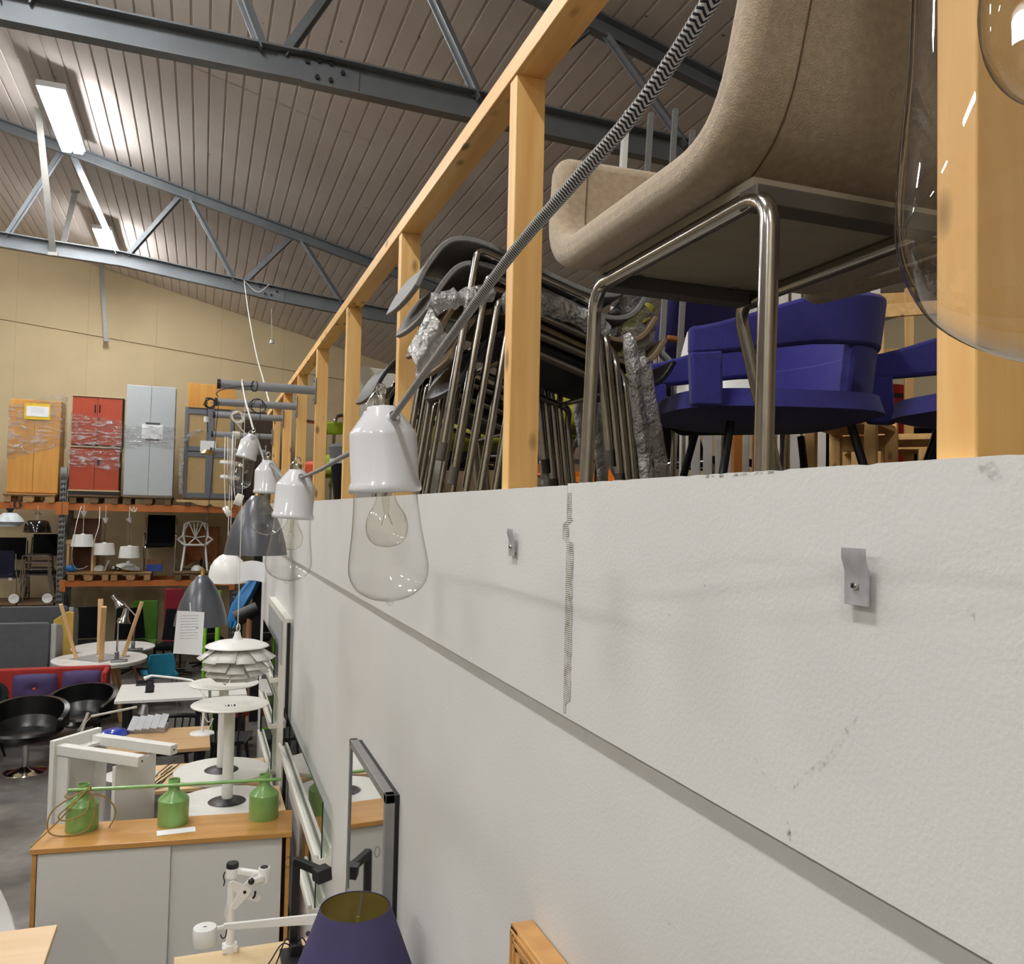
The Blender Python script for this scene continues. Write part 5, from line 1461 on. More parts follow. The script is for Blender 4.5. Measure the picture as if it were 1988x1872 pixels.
# glazed frame cupboard
gf = M('slate_frame', (104, 108, 114), .5, var=.03)
y = RY0 - .05
x0, x1 = PY(356, 900, y).x, PY(452, 900, y).x; z1 = PY(400, 792, y).z
t = thing('glazed_cupboard', 'slate grey framed cupboard with beige glazed panes, film hanging off its side', 'cupboard', ((x0 + x1) / 2, y, ZC))
for x in (x0, (x0 + x1) / 2 - .05, (x0 + x1) / 2 + .01, x1 - .06): MB().bx(x, x + .06, y, y + .04, ZC, z1).build('stile', gf, t, bevel=.003, world=True)
for z in (ZC, ZC + .72, ZC + .82, z1 - .12): MB().bx(x0, x1, y + .002, y + .038, z, z + .085).build('rail', gf, t, bevel=.003, world=True)
xm = (x0 + x1) / 2
beige_pane = M('beige_pane', (178, 150, 104), .15, var=.04)
for a, b in ((x0 + .06, xm - .05), (xm + .07, x1 - .06)):
    for c, d in ((ZC + .085, ZC + .72), (ZC + .905, z1 - .12)): MB().bx(a, b, y + .02, y + .03, c, d).build('pane', beige_pane, t, world=True)
MB().bx(x0 + .01, x1 - .01, y + .04, y + .4, ZC, z1).build('carcass', M('dark_walnut', (62, 42, 30), .5, var=.1), t, world=True)
pz = PY(404, 867, y - .02)
MB().bx(pz.x - .13, pz.x + .13, y - .02, y - .004, pz.z - .10, pz.z + .10).build('paper_sign', paper, t, world=True)
MB().tube(spline([(x0 - .02, y - .03, ZC + .05), (x0 - .03, y - .04, ZC + .5), (x0 - .01, y - .04, ZC + .95), (x0 + .14, y - .05, ZC + 1.12), (x0 + .32, y - .05, ZC + 1.2)], 6), [.03, .034, .04, .036, .04, .045, .04, .05, .044, .046, .05, .045, .04, .05, .055, .05, .045, .05, .05, .045, .04, .03, .03, .02, .02][:25], 10).build('loose_film', wrapm, t, world=True)
t, *_ = cupboard('orange_board_cupboard', 'orange beech cupboard standing behind the glazed grey one', 358, 452, 746, .3, or_wood, y=RY0 + .42)
t, *_ = cupboard('walnut_cupboard', 'dark walnut cupboard at the far end of the upper rack level', 468, 530, 800, .5, MATS['dark_walnut'], y=RY0 + .3)
# torn cardboard
card = M('torn_cardboard', (196, 164, 112), .85, var=.08)
yc = RY0 - .09
pts = [(342, 970), (455, 972), (453, 985), (448, 988), (414, 983), (410, 978), (400, 983), (382, 980), (372, 975), (343, 975)]
P = [PY(a, b, yc) for a, b in pts]
t = thing('torn_cardboard', 'torn sheet of cardboard hanging over the rack beam', 'cardboard', P[0])
MB().prism([(p.x - P[0].x, p.z - P[0].z) for p in P], -.004, .004).build('sheet', card, t)

# ---------------------------------------------------------------- lamps hung on the rack beam
def hang_shade(a, top, bot, half_t, half_b, label, mat=white_paint, cone_at=None, y=RY0 - .12):
    c = PY(a, top, y); zb = PY(a, bot, y).z; k = (c - CAM).dot(fwd) / FPX
    t = thing('drum_pendant', label, 'pendant lamp', c, group='white drum pendants hung on the rack')
    MB().lathe([(half_t * k, 0), (half_b * k, zb - c.z), (half_b * k - .006, zb - c.z), (half_t * k - .006, 0)], 36).build('shade', mat, t)
    MB().lathe([(.0005, .02), (.03, .015), (.035, 0), (half_t * k, -.004)], 20).build('shade_top', mat, t)
    if cone_at:
        q = PY(cone_at[0], cone_at[1], y) - c
        MB().lathe([(.0005, -.07), (.012, -.06), (.055, .03), (.0005, .032)], 20, c=q, R=rot('Y', cone_at[2]) if len(cone_at) > 2 else None).build('ceiling_cup', white_paint, t)
        MB().cyl(q + V(0, 0, -.05), (0, 0, .01), .004, 6).build('cord', black_plastic if len(cone_at) > 3 else white_cord, t)
        MB().cyl(q + V(0, 0, .03), V(q.x, 0, ZB1 - .02 - c.z), .005, 6).build('hanger', white_cord, t)
    return t
hang_shade(161, 1038, 1061, 17, 21, 'white drum pendant with a trailing white cord in front of the stool', cone_at=(163, 996))
hang_shade(203, 1055, 1077, 17, 20, 'white drum pendant hung between the stool and the chrome lamp', cone_at=(205, 1009, 0, 1))
hang_shade(252, 1061, 1083, 17, 20, 'white drum pendant hung above the flat white lamp', cone_at=(251, 1009, -25, 1))
cy = RY0 - .14
cordthing('trailing_cord', 'white cord trailing from the rack beam past a drum pendant to the pallet', white_cord, [[PY(158, 983, RY0 - .012), PY(150, 1010, RY0 - .25), PY(144, 1040, RY0 - .35), PY(140, 1070, RY0 - .35), PY(141, 1092, RY0 - .12), PY(147, 1104, RY0 - .02), PY(160, 1104, RY0 + .02), PY(170, 1099, RY0 + .05)],
          [PY(194, 984, RY0 - .012), PY(192, 1020, RY0 - .25), PY(183, 1052, RY0 - .38), PY(181, 1090, RY0 - .05)]], .006)
cordthing('cord_tangle', 'white cord tangle knotted on the rack beam', white_cord, [[PY(253, 985, cy), PY(256, 992, cy), PY(260, 984, cy), PY(262, 993, cy), PY(266, 985, cy), PY(262, 994, cy), PY(254, 990, cy)]], .006)
# grey-white saucer pendant and black pendant
c = PY(19, 1003, RY0 - .1)
t = thing('saucer_pendant', 'pale blue white saucer pendant with a dark cup hanging over the stacked chairs', 'pendant lamp', c)
MB().lathe([(.07, .06), (.10, .055), (.13, .03), (.14, .02), (.218, -.07), (.222, -.085), (.17, -.125), (.16, -.125), (.15, -.16), (.13, -.16), (.13, -.02)], 40).build('shade', M('pale_blue_white', (206, 218, 222), .35), t, sharp=30)
MB().lathe([(.0005, .14), (.055, .14), (.06, .13), (.03, .07), (.0005, .07)], 24).build('canopy_cup', black_plastic, t)
MB().cyl((0, 0, .14), (0, 0, ZB1 - .05 - c.z), .006, 6).build('cord', dark_cord, t)
c = PY(73, 1010, RY0 - .1)
t = thing('black_pendant', 'glossy black bowl pendant hung beside the rack upright', 'pendant lamp', c)
gloss_bl = M('gloss_black', (10, 10, 11), .06, coat=1.0)
MB().lathe([(.02, .0), (.13, -.004), (.16, -.02), (.19, -.09), (.21, -.18), (.212, -.205), (.206, -.205), (.15, -.03), (.02, -.01)], 40).build('shade', gloss_bl, t, sharp=50)
MB().lathe([(.0005, .16), (.012, .16), (.02, .13), (.06, .10), (.055, .095), (.0005, .09)], 22).build('ceiling_cup', GLASS('clear_plastic', (.8, .8, .82), (.5, .5, .52), rest=.08), t)
MB().cyl((0, 0, 0), (0, 0, ZB1 - .05 - c.z), .004, 6).build('cord', white_cord, t)
t = thing('dark_fitting', 'dark cord bundle on the rack beam above the saucer pendant', 'cord', PY(34, 980, RY0 - .05))
MB().tube(spline([V(0.05 * cos(k * 1.3) * (1 + .3 * sin(k)), .01 * sin(k * 2), .06 * sin(k * 1.3)) for k in range(22)], 3), .006, 6).build('loops', dark_cord, t)

# ---------------------------------------------------------------- chairs and small things on the middle level
def beech(name): return leg_wood
sy = RY0 + .15
c = PY(155, 1107, sy)
t = thing('wooden_stool', 'square light wooden stool frame on the middle rack pallet', 'stool', (c.x, sy + .15, ZS))
w_ = .42
for sx in (-1, 1):
    for s2 in (-1, 1): MB().box((sx * (w_ / 2 - .02), s2 * .17, .23), (.04, .04, .46)).build('leg', leg_wood, t, bevel=.003)
MB().box((0, 0, .50), (w_ + .03, .40, .075)).build('seat', tan_top, t, bevel=.006)
# tilted brown board behind
t = thing('brown_board', 'reddish brown board leaning behind the wooden stool', 'board', V(PY(166, 1050, RY0 + .6).x, RY0 + .6, ZS))
MB().box((0, 0, .45), (.48, .02, .9), R=rot('X', -5)).build('panel', M('reddish_board', (104, 62, 38), .6, var=.1), t)
def side_chair(loc, rz, label, seatm, framem, w_=.48, h=.86, sh=.45, arms=False, group=None, backh=.38):
    t = thing('side_chair', label, 'chair', loc, rz, group)
    MB().bx(-w_ / 2 + .03, w_ / 2 - .03, -.22, .22, sh - .03, sh + .02).build('seat', seatm, t, bevel=.015)
    MB().grid(lambda u, v: ((u - .5) * (w_ - .06), .22 + .06 * v - .02 * (1 - (2 * u - 1) ** 2), h - backh + backh * v), 8, 6, .025).build('backrest', seatm, t)
    for sx in (-1, 1):
        x = sx * w_ / 2
        pts = [(x, -.22, 0), (x, -.2, sh + (.2 if arms else 0)), (x, .2, sh + (.2 if arms else 0)), (x, .26, 0)] if arms else [(x, -.22, 0), (x, -.2, sh - .02), (x, .2, sh - .02), (x, .26, 0)]
        MB().tube(fillet(pts, .05, 4), .011, 8).build('leg_frame', framem, t)
        MB().cyl((x, .2, sh - .02), (x * .96, .28, h - .05), .010, 8).build('back_post', framem, t)
    MB().cyl((-w_ / 2, -.15, sh - .05), (w_ / 2, -.15, sh - .05), .009, 8).build('crossbar', framem, t)
    MB().cyl((-w_ / 2, .15, sh - .05), (w_ / 2, .15, sh - .05), .009, 8).build('crossbar', framem, t)
    return t
c = PY(308, 1107, sy)
chb = side_chair((c.x, sy + .25, ZS), 0, 'black chair with chrome tube frame on the middle rack level', black_fabric, chrome, .52, .98, .46, True, backh=.5)
# blue and brown carton
c = PY(299, 1106, sy)
t = thing('blue_carton', 'small blue and brown carton under the chrome black chair', 'box', (c.x, sy + .1, ZS))
MB().bx(-.125, .125, -.09, .09, 0, .12).build('lower_box', M('blue_card', (34, 66, 150), .5), t, bevel=.003)
MB().bx(-.12, .12, -.085, .085, .12, .20).build('upper_box', M('brown_card', (120, 78, 48), .8), t, bevel=.003)
# white lattice chair
c = PY(377, 1107, sy)
lc = thing('lattice_chair', 'white cast chair with a faceted lattice back and splayed legs', 'chair', (c.x, sy + .25, ZS))
def lw(a, b, r_=.013, nm='lattice_bar'): MB().bar(a, b, r_ * 2, r_ * 1.4).build(nm, white_lacquer, lc, bevel=.003)
hub = V(0, .20, .58)
rim = [V(-.19, .10, .83), V(-.08, .16, .88), V(.08, .16, .88), V(.19, .10, .83), V(.21, .02, .62), V(.29, -.10, .56), V(.19, -.2, .47), V(-.19, -.2, .47), V(-.29, -.10, .56), V(-.21, .02, .62)]
for i in range(len(rim)): lw(rim[i], rim[(i + 1) % len(rim)], .016, 'rim_bar')
for p in (V(-.12, .13, .86), V(-.04, .17, .88), V(.04, .17, .88), V(.12, .13, .86), rim[4], rim[9], V(.11, .0, .47), V(-.11, .0, .47)): lw(hub, p)
for s_ in (-1, 1):
    lw(V(s_ * .21, .02, .62), V(s_ * .17, -.05, .48)); lw(V(s_ * .12, .13, .86), V(s_ * .2, .05, .7)); lw(V(s_ * .29, -.1, .56), V(s_ * .17, -.05, .48))
MB().box((0, -.1, .46), (.36, .22, .03)).build('seat', white_lacquer, lc, bevel=.01)
for sx in (-1, 1):
    for yy, y2 in ((-.16, -.2), (.1, .18)): MB().bar((sx * .17, yy, .45), (sx * .22, y2, 0), .035, .025, up=(0, 1, 0)).build('leg', white_lacquer, lc, bevel=.004)
# brown leather seat behind it
c = PY(392, 1075, RY0 + .75)
t = thing('tan_shell_seat', 'brown leather shell seat behind the white lattice chair', 'seat shell', (c.x, RY0 + .84, ZS))
MB().grid(lambda u, v: (.28 * (2 * u - 1), .12 * (2 * u - 1) ** 2 * -1, .16 + .62 * v - .1 * (2 * u - 1) ** 2 * (1 - v)), 12, 8, .05).build('shell', M('tan_leather', (142, 84, 44), .5), t, sharp=60)
MB().cyl((0, 0, 0), (0, 0, .2), .03, 12).build('pedestal', black_metal, t); MB().disc(.14, 0, .02, 24).build('foot', black_metal, t)
# flat white lamp and chrome parts
c = PY(248, 1104, RY0 + .05)
t = thing('flat_lamp', 'flat white saucer lamp lying tilted on the pallet', 'lamp', (c.x, RY0 + .18, ZS))
MB().lathe([(.0005, .07), (.04, .07), (.1, .055), (.19, .012), (.2, 0), (.18, 0), (.0005, .03)], 36, R=rot('Y', 12) @ rot('X', 8), c=(0, 0, .068)).build('saucer', white_paint, t)
MB().lathe([(.0005, .18), (.035, .17), (.045, .13), (.03, .09), (.0005, .08)], 18).build('socket', white_paint, t)
c = PY(205, 1107, RY0 + .05)
t = thing('chrome_fitting', 'chrome spotlight with round knobs lying on the pallet', 'spotlight', (c.x, RY0 + .2, ZS))
MB().cyl((-.02, 0, .012), (.03, 0, .19), .035, 16, .025).build('barrel', chrome, t)
for dx, r_ in ((.11, .055), (.19, .04)): MB().sphere((dx, -.03, r_ * .9), r_, 16, 10, (1, .6, .9)).build('knob', steel_dull, t)
c = PY(138, 1103, RY0 + .02)
t = thing('blue_rag', 'crumpled blue plastic lump on the pallet under the stool', 'plastic', (c.x, RY0 + .02, ZS))
mb = MB().sphere((0, 0, .06), .075, 14, 10, (1.2, .8, .8)); rn = random.Random(9)
mb.v = [p * (1 + rn.uniform(-.12, .12)) for p in mb.v]; mb.build('lump', blue, t, sharp=20)
for a, lb in ((190, 'small white disc lamp base on the pallet'), (382, 'white lamp dome lying under the lattice chair')):
    c = PY(a, 1107, RY0 + .1); t = thing('white_dome', lb, 'lamp part', (c.x, RY0 + .35, ZS))
    MB().lathe([(.0005, .10), (.05, .09), (.09, .05), (.10, 0), (.0005, 0)], 24).build('dome', white_paint, t)

# ---------------------------------------------------------------- lower-left bay: stacked chairs
yc = RY0 + .25
g_ = 'stacked chairs on the lower rack pallets'
c = PY(30, 1165, yc)
side_chair((-3.10, RY0 + .30, ZL), 180, 'navy chair facing inward on the lower rack pallet', M('navy_fabric', (20, 22, 44), .9), chrome, .5, .86, .45, group=g_)
c = PY(76, 1165, yc)
fr0 = thing('stool_frame', 'bottom chrome frame in the stack of brown seats', 'stool frame', (-2.53, RY0 + .23, ZL), group='stacked chrome stool frames')
w_ = .42
for sx in (-1, 1):
    MB().tube(fillet([(sx * w_ / 2 * .92, -.05, .44), (sx * w_ / 2, -.18, 0)], .02), .011, 8).build('leg', chrome, fr0)
    MB().tube(fillet([(sx * w_ / 2 * .92, .25, .44), (sx * w_ / 2, .32, 0)], .02), .011, 8).build('leg', chrome, fr0)
MB().box((0, .1, .45), (w_ * .76, .30, .018)).build('seat', M('brown_ply', (62, 42, 32), .5), fr0, bevel=.003)
for yy in (-.05, .25): MB().cyl((-w_ / 2 * .92, yy, .437), (w_ / 2 * .92, yy, .437), .008, 8).build('crossbar', chrome, fr0)
for k, nm in ((1, 'second'), (2, 'third'), (3, 'fourth')):
    copy_tree(fr0, (-2.53 - .012 * k, RY0 + .23 - .045 * k, ZL + .115 * k), 0, '%s chrome frame from below in the stack of brown seats' % nm)
for a, b, lb in ((38, 1045, 'black backed chair behind the stacked stools'), (90, 1038, 'taller black chair beside the rack upright')):
    c = PY(a, b, RY0 + .8)
    side_chair((-3.11 if a < 50 else -2.56, RY0 + .79, ZL), 0, lb, black_fabric, black_metal, .5, c.z - ZL, .46, group=g_)
for a, lb in ((27, 'white plate standing on edge beside the navy chair'), (92, 'white plate standing on edge beside the rack upright')):
    c = PY(a, 1160, RY0 - .01)
    t = thing('white_plate', lb, 'plate', V(c.x, c.y, ZL), group='white plates on the pallet edge')
    MB().lathe([(.0005, .0), (.05, .0), (.075, .012), (.08, .014), (.075, .018), (.0005, .006)], 28, R=rot('X', 90), c=(0, 0, .08)).build('plate', white_lacquer, t)
MB_ = None
t = thing('price_tag', 'white price tag hanging on a stacked chair', 'tag', PY(20, 1120, RY0 + .12))
MB().box((0, 0, 0), (.05, .002, .12)).build('card', paper, t); MB().cyl((0, 0, .06), (0, 0, .12), .002, 5).build('string', white_cord, t)

# ---------------------------------------------------------------- dark ground level under the rack
gl_ = 'dark office chairs on the ground level of the rack'
def office_chair(loc, rz, label, fab, h=1.05):
    t = thing('office_chair', label, 'chair', loc, rz, gl_)
    MB().grid(lambda u, v: ((u - .5) * (.46 - .08 * v), .18 + .07 * v - .05 * (1 - (2 * u - 1) ** 2), .55 + (h - .55) * v), 8, 8, .06).build('backrest', fab, t, sharp=60)
    MB().bx(-.24, .24, -.26, .2, .44, .53).build('seat', fab, t, bevel=.03)
    MB().cyl((0, 0, .08), (0, 0, .45), .03, 12).build('column', black_metal, t)
    for k in range(5):
        a = 2 * pi * k / 5
        MB().bar((0, 0, .09), (.29 * cos(a), .29 * sin(a), .05), .04, .03).build('foot_arm', black_metal, t)
    return t
oc = office_chair((-1.75, 15.3, 0), 0, 'black office chair on the ground beneath the drum pendants', black_fabric)
for x, y, a, lb in ((-.98, 15.1, 20, 'black office chair between the green panel and the round tables'), (-.35, 14.8, -15, 'black office chair behind the teal chair'), (.15, 15.5, 10, 'black office chair under the rack end'), (-2.35, 15.6, 0, 'black office chair at the foot of the rack upright')):
    copy_tree(oc, (x, y, 0), a, lb)
c = PY(282, 1180, 15.75)
t = thing('green_panel_seat', 'dark green upholstered panel seat on the ground level of the rack', 'seat', (c.x, 15.95, 0))
zt_ = PY(282, 1166, 15.95).z
MB().bx(-.2, .2, -.03, .03, .42, zt_).build('backrest', M('forest_green', (62, 106, 20), .85), t, bevel=.02)
MB().bx(-.2, .2, -.5, -.02, .36, .44).build('seat', MATS['forest_green'], t, bevel=.02)
for sx in (-1, 1):
    for yy in (-.45, -.05): MB().cyl((sx * .17, yy, .36), (sx * .18, yy, 0), .012, 8).build('leg', black_metal, t)
t = thing('crimson_panel_seat', 'crimson upholstered panel seat on the ground level of the rack', 'seat', (PY(338, 1160, 15.95).x, 15.97, 0))
MB().bx(-.15, .15, -.03, .03, .42, PY(338, 1143, 15.95).z).build('backrest', M('crimson', (130, 18, 40), .85), t, bevel=.02)
MB().bx(-.15, .15, -.5, -.02, .36, .44).build('seat', MATS['crimson'], t, bevel=.02)
for sx in (-1, 1):
    for yy in (-.45, -.05): MB().cyl((sx * .13, yy, .36), (sx * .14, yy, 0), .012, 8).build('leg', black_metal, t)
# ================================================================ FURNITURE STORED ON THE MEZZANINE
felt = M('beige_wool_felt', (172, 154, 130), .95, var=.12, scale=90, bump=.35, bscale=420, sheen=.3)
ply_dark = M('seat_board', (150, 140, 122), .8, var=.1)
rail_dark = M('dark_rail', (80, 74, 66), .7)
chrome_n = M('worn_chrome', (176, 172, 166), .16, 1, .08, scale=30)
ZBAR = CAMZ + .425
A = PZ(1166, 560, ZBAR); B = PZ(1484, 368, ZBAR); Cc = PZ(1452, 585, ZBAR)
A.x = B.x = (A.x + B.x) / 2
XR = Cc.x
fc = thing('felt_chair', 'beige wool felt tub chair on chrome tube legs, overhanging the parapet', 'armchair', ((A.x + XR) / 2, (A.y + B.y) / 2, ZMEZ))
tr_ = .0128
MB().tube(fillet([(A.x - .012, A.y + .01, ZMEZ), A, B, (B.x - .012, B.y - .005, ZMEZ)], .05, 7), tr_, 18).build('front_leg_frame', chrome_n, fc, world=True)
RB = V(XR, B.y, ZBAR); RA = V(XR, A.y, ZBAR)
MB().tube(fillet([(XR + .13, A.y + .0, ZMEZ), RA, RB, (XR + .13, B.y, ZMEZ)], .05, 7), tr_, 18).build('rear_leg_frame', chrome_n, fc, world=True)
zb = ZBAR + tr_
MB().bx(A.x - .005, XR + .005, B.y + .03, A.y - .03, zb + .002, zb + .016).build('seat_board', ply_dark, fc, world=True)
for y in (A.y - .035, B.y + .035): MB().bx(A.x - .01, XR + .02, y - .02, y + .02, zb - .024, zb + .002).build('seat_rail', rail_dark, fc, bevel=.002, world=True)
for y in (A.y - .06, B.y + .06):
    for x in (A.x + .06, XR - .05): MB().cyl((x, y, zb + .003), (x, y, zb - .002), .006, 10).build('screw', steel_dull, fc, world=True)
# the shell: far arm, seat, near arm bent from one thick felt sheet
XF = .612; XBk = 1.20
zs = zb + .016 + .033
yF, yN = 1.505, .925
prof = fillet([V(0, yF + .012, 3.415), V(0, yF, zs), V(0, yN + .01, zs), V(0, yN - .045, 3.47)], .11, 8)
dense = []
for i in range(len(prof) - 1):
    for k in range(3): dense.append(prof[i].lerp(prof[i + 1], k / 3))
dense.append(prof[-1])
def shell_pt(u, v):
    i = u * (len(dense) - 1); a = int(min(i, len(dense) - 2)); p = dense[a].lerp(dense[a + 1], i - a)
    up_ = max(0, (p.z - zs)) / .25
    return V(XF + (XBk - XF) * v + .02 * up_ * (1 - v), p.y, p.z + .01 * v)
MB().grid(shell_pt, len(dense) - 1, 10, .062).build('seat_shell', felt, fc, bevel=.024, seg=4, world=True, sharp=50)
MB().grid(lambda u, v: V(XBk + .02 + .10 * v + .03 * sin(pi * u), yN + (yF - yN) * u, zs - .02 + .56 * v), 12, 8, .062).build('backrest', felt, fc, bevel=.024, seg=4, world=True, sharp=50)
for p0_, p1_ in ((shell_pt(.02, .12), shell_pt(.32, .12)),):
    pass
seamm = M('felt_seam', (92, 74, 56), .95)
def shell_out(u, v, s_):
    d = shell_pt(min(1, u + .005), v) - shell_pt(max(0, u - .005), v)
    return shell_pt(u, v) + V(0, -d.z, d.y).normalized() * (.0315 * s_)
MB().tube([shell_out(u, .14, 1) for u in [.66 + .34 * k / 20 for k in range(21)]], .0014, 6).build('seam', seamm, fc, world=True)
MB().tube([shell_out(u, .10, -1) for u in [.0 + .22 * k / 10 for k in range(11)]], .0012, 6).build('seam', seamm, fc, world=True)

# ---------------------------------------------------------------- stacked shell chairs
lam_grey = M('grey_laminate_edge', (120, 118, 116), .6, var=.15, scale=120)
seat_black = M('black_seat_laminate', (24, 24, 26), .45)
seat_tan = M('tan_seat_ply', (128, 108, 84), .7, var=.1)
def bubble_mat():
    m, nt, ns, ln, b = base_mat('bubble_wrap'); ns.remove(b)
    tc = node(ns, 'ShaderNodeTexCoord')
    vo = node(ns, 'ShaderNodeTexVoronoi', i_Scale=110.0); ln.new(tc.outputs['Object'], vo.inputs['Vector'])
    nz = node(ns, 'ShaderNodeTexNoise', i_Scale=26.0, i_Detail=4.0); ln.new(tc.outputs['Object'], nz.inputs['Vector'])
    b1 = node(ns, 'ShaderNodeBump'); b1.inputs['Strength'].default_value = .9; b1.inputs['Distance'].default_value = .004; b1.invert = True
    ln.new(vo.outputs['Distance'], b1.inputs['Height'])
    b2 = node(ns, 'ShaderNodeBump'); b2.inputs['Strength'].default_value = 1.0; b2.inputs['Distance'].default_value = .05
    ln.new(nz.outputs['Fac'], b2.inputs['Height']); ln.new(b2.outputs[0], b1.inputs['Normal'])
    tr = node(ns, 'ShaderNodeBsdfTransparent'); tr.inputs[0].default_value = (.9, .9, .9, 1)
    gl = node(ns, 'ShaderNodeBsdfGlossy'); gl.inputs['Roughness'].default_value = .18; ln.new(b1.outputs[0], gl.inputs['Normal'])
    df = node(ns, 'ShaderNodeBsdfTranslucent'); df.inputs[0].default_value = (.8, .8, .79, 1)
    d2 = node(ns, 'ShaderNodeBsdfDiffuse'); d2.inputs[0].default_value = (.88, .88, .87, 1); ln.new(b1.outputs[0], d2.inputs['Normal'])
    ma_ = node(ns, 'ShaderNodeMixShader'); ma_.inputs[0].default_value = .5; ln.new(d2.outputs[0], ma_.inputs[1]); ln.new(gl.outputs[0], ma_.inputs[2])
    mb_ = node(ns, 'ShaderNodeMixShader'); mb_.inputs[0].default_value = .2; ln.new(ma_.outputs[0], mb_.inputs[1]); ln.new(df.outputs[0], mb_.inputs[2])
    mc_ = node(ns, 'ShaderNodeMixShader'); mc_.inputs[0].default_value = .62; ln.new(tr.outputs[0], mc_.inputs[1]); ln.new(mb_.outputs[0], mc_.inputs[2])
    ln.new(mc_.outputs[0], ns['Material Output'].inputs[0])
    return m
bubble = bubble_mat()
SY = 2.56                                    # centre line of the stack
crest = PY(893, 471, SY - .2)
PR = spline([V(-.135, 0, -.155), V(-.105, 0, -.09), V(-.055, 0, -.022), V(0, 0, 0), V(.09, 0, -.012), V(.28, 0, -.075), V(.43, 0, -.115), V(.52, 0, -.10), V(.575, 0, -.03)], 4)
def stack_chair(label, k, seatm, loc, group='grey shell chairs stacked behind the railing', topm=None):
    t = thing('stacking_chair', label, 'chair', loc, group=group)
    h = loc[2] - ZMEZ
    n = len(PR) - 1
    def pt(u, v):
        i = u * n; a = int(min(i, n - 1)); p = PR[a].lerp(PR[a + 1], i - a)
        return V(p.x, -.205 + .41 * v, p.z + .012 * (2 * v - 1) ** 2)
    MB().grid(pt, n, 8, .016).build('seat_shell', seatm, t, bevel=.003, sharp=50)
    foot = -min(.64, h)
    fx0 = .035 + .154 * (foot + .022); fx1 = .40 - .12 * (foot + .135)
    for s_ in (-1, 1):
        y, y2 = s_ * .2255, s_ * .2565      # rear legs step outwards so that the frames nest
        MB().tube(fillet([(fx0, y, foot), (.035, y, -.022), (.40, y, -.135), (.406, y2, -.185), (fx1, y2, foot)], .03, 5), .012, 12).build('leg_frame', chrome_n, t)
        MB().cyl((fx0, y, foot), (fx0 + .0077, y, foot + .05), .0135, 12).build('leg_cap', rail_dark, t)
        MB().cyl((fx1, y2, foot), (fx1 - .006, y2, foot + .05), .0135, 12).build('leg_cap', rail_dark, t)
    for x, z in ((.05, -.03), (.36, -.125)): MB().cyl((x, -.2255, z), (x, .2255, z), .009, 8).build('crossbar', chrome_n, t)
    return t
mats_ = [seat_black, seat_tan, seat_tan, lam_grey, lam_grey]
names = ['bottom', 'second', 'middle', 'fourth', 'top']
for k in range(5):
    z = crest.z - .068 * (4 - k)
    stack_chair('grey shell chair with chrome legs, %s in the bubble wrapped stack' % ('lowest' if k == 0 else names[k]), k, mats_[k], (crest.x + .034 * (4 - k) + .01, SY, z))
# black stack further along
bc = PY(770, 700, 3.35)
for k in range(3):
    stack_chair('black shell chair with a drooping lip, %s of the stack by the white panel' % ('lowest', 'middle', 'topmost')[k], k, seat_black, (bc.x + .034 * (2 - k) + .04, 3.5, bc.z - .072 * (2 - k)), 'black shell chairs stacked by the white panel')

# bubble wrap ------------------------------------------------------------------
rn = random.Random(11)
def crumple(name, label, pts, rad, seed, n=12, amp=.3):
    rr = random.Random(seed); P = spline(pts, 5)
    t = thing(name, label, 'bubble wrap', P[0], group='bubble wrap around the stacked chairs')
    rads = [rad * (1 + rr.uniform(-amp, amp)) for _ in P]; rads[0] *= .4; rads[-1] *= .4
    mb = MB().tube(P, rads, n)
    mb.v = [p + V(rr.uniform(-1, 1), rr.uniform(-1, 1), rr.uniform(-1, 1)) * rad * amp * .5 for p in mb.v]
    mb.build('film', bubble, t, world=True, sharp=60)
    return t
yN_ = SY - .24
crumple('bubble_wrap', 'crumpled bubble wrap squeezed between the upper stacked shells', [PY(838, 590, yN_), PY(870, 583, yN_), PY(905, 578, yN_), PY(960, 570, yN_)], .026, 1)
crumple('bubble_wrap', 'long bubble wrap roll along the edge of the middle shell', [PY(975, 585, yN_), PY(1050, 590, yN_), PY(1100, 605, yN_), PY(1150, 628, yN_), PY(1180, 650, yN_)], .030, 2)
crumple('bubble_wrap', 'big crumpled bubble wrap lump at the back of the stack', [PY(1215, 545, SY - .1), PY(1225, 590, SY - .12), PY(1222, 640, SY - .12), PY(1225, 700, SY - .1)], .060, 3, 16, .35)
q0 = PY(800, 690, yN_)
t = thing('bubble_wrap', 'loose bubble wrap flap hanging over the edge of the stack', 'bubble wrap', q0, group='bubble wrap around the stacked chairs')
def flap(u, v):
    a = PY(852, 628, yN_).lerp(PY(835, 600, yN_), u); b_ = PY(815, 728, yN_ - .02).lerp(PY(790, 685, yN_ + .02), u)
    return a.lerp(b_, v) + V(0, .02 * sin(4 * v) + .015 * cos(5 * u), .006 * sin(9 * u + 5 * v))
MB().grid(flap, 12, 14, .004).build('film', bubble, t, world=True, sharp=70)
def flap2(u, v):
    a = PY(870, 650, yN_ - .02).lerp(PY(840, 610, yN_ - .02), u); b_ = PY(812, 732, yN_ - .03).lerp(PY(806, 700, yN_ - .03), u)
    return a.lerp(b_, v) + V(.004 * sin(12 * v), .012 * sin(7 * u), 0)
MB().grid(flap2, 8, 12, .004).build('film_fold', bubble, t, world=True, sharp=70)
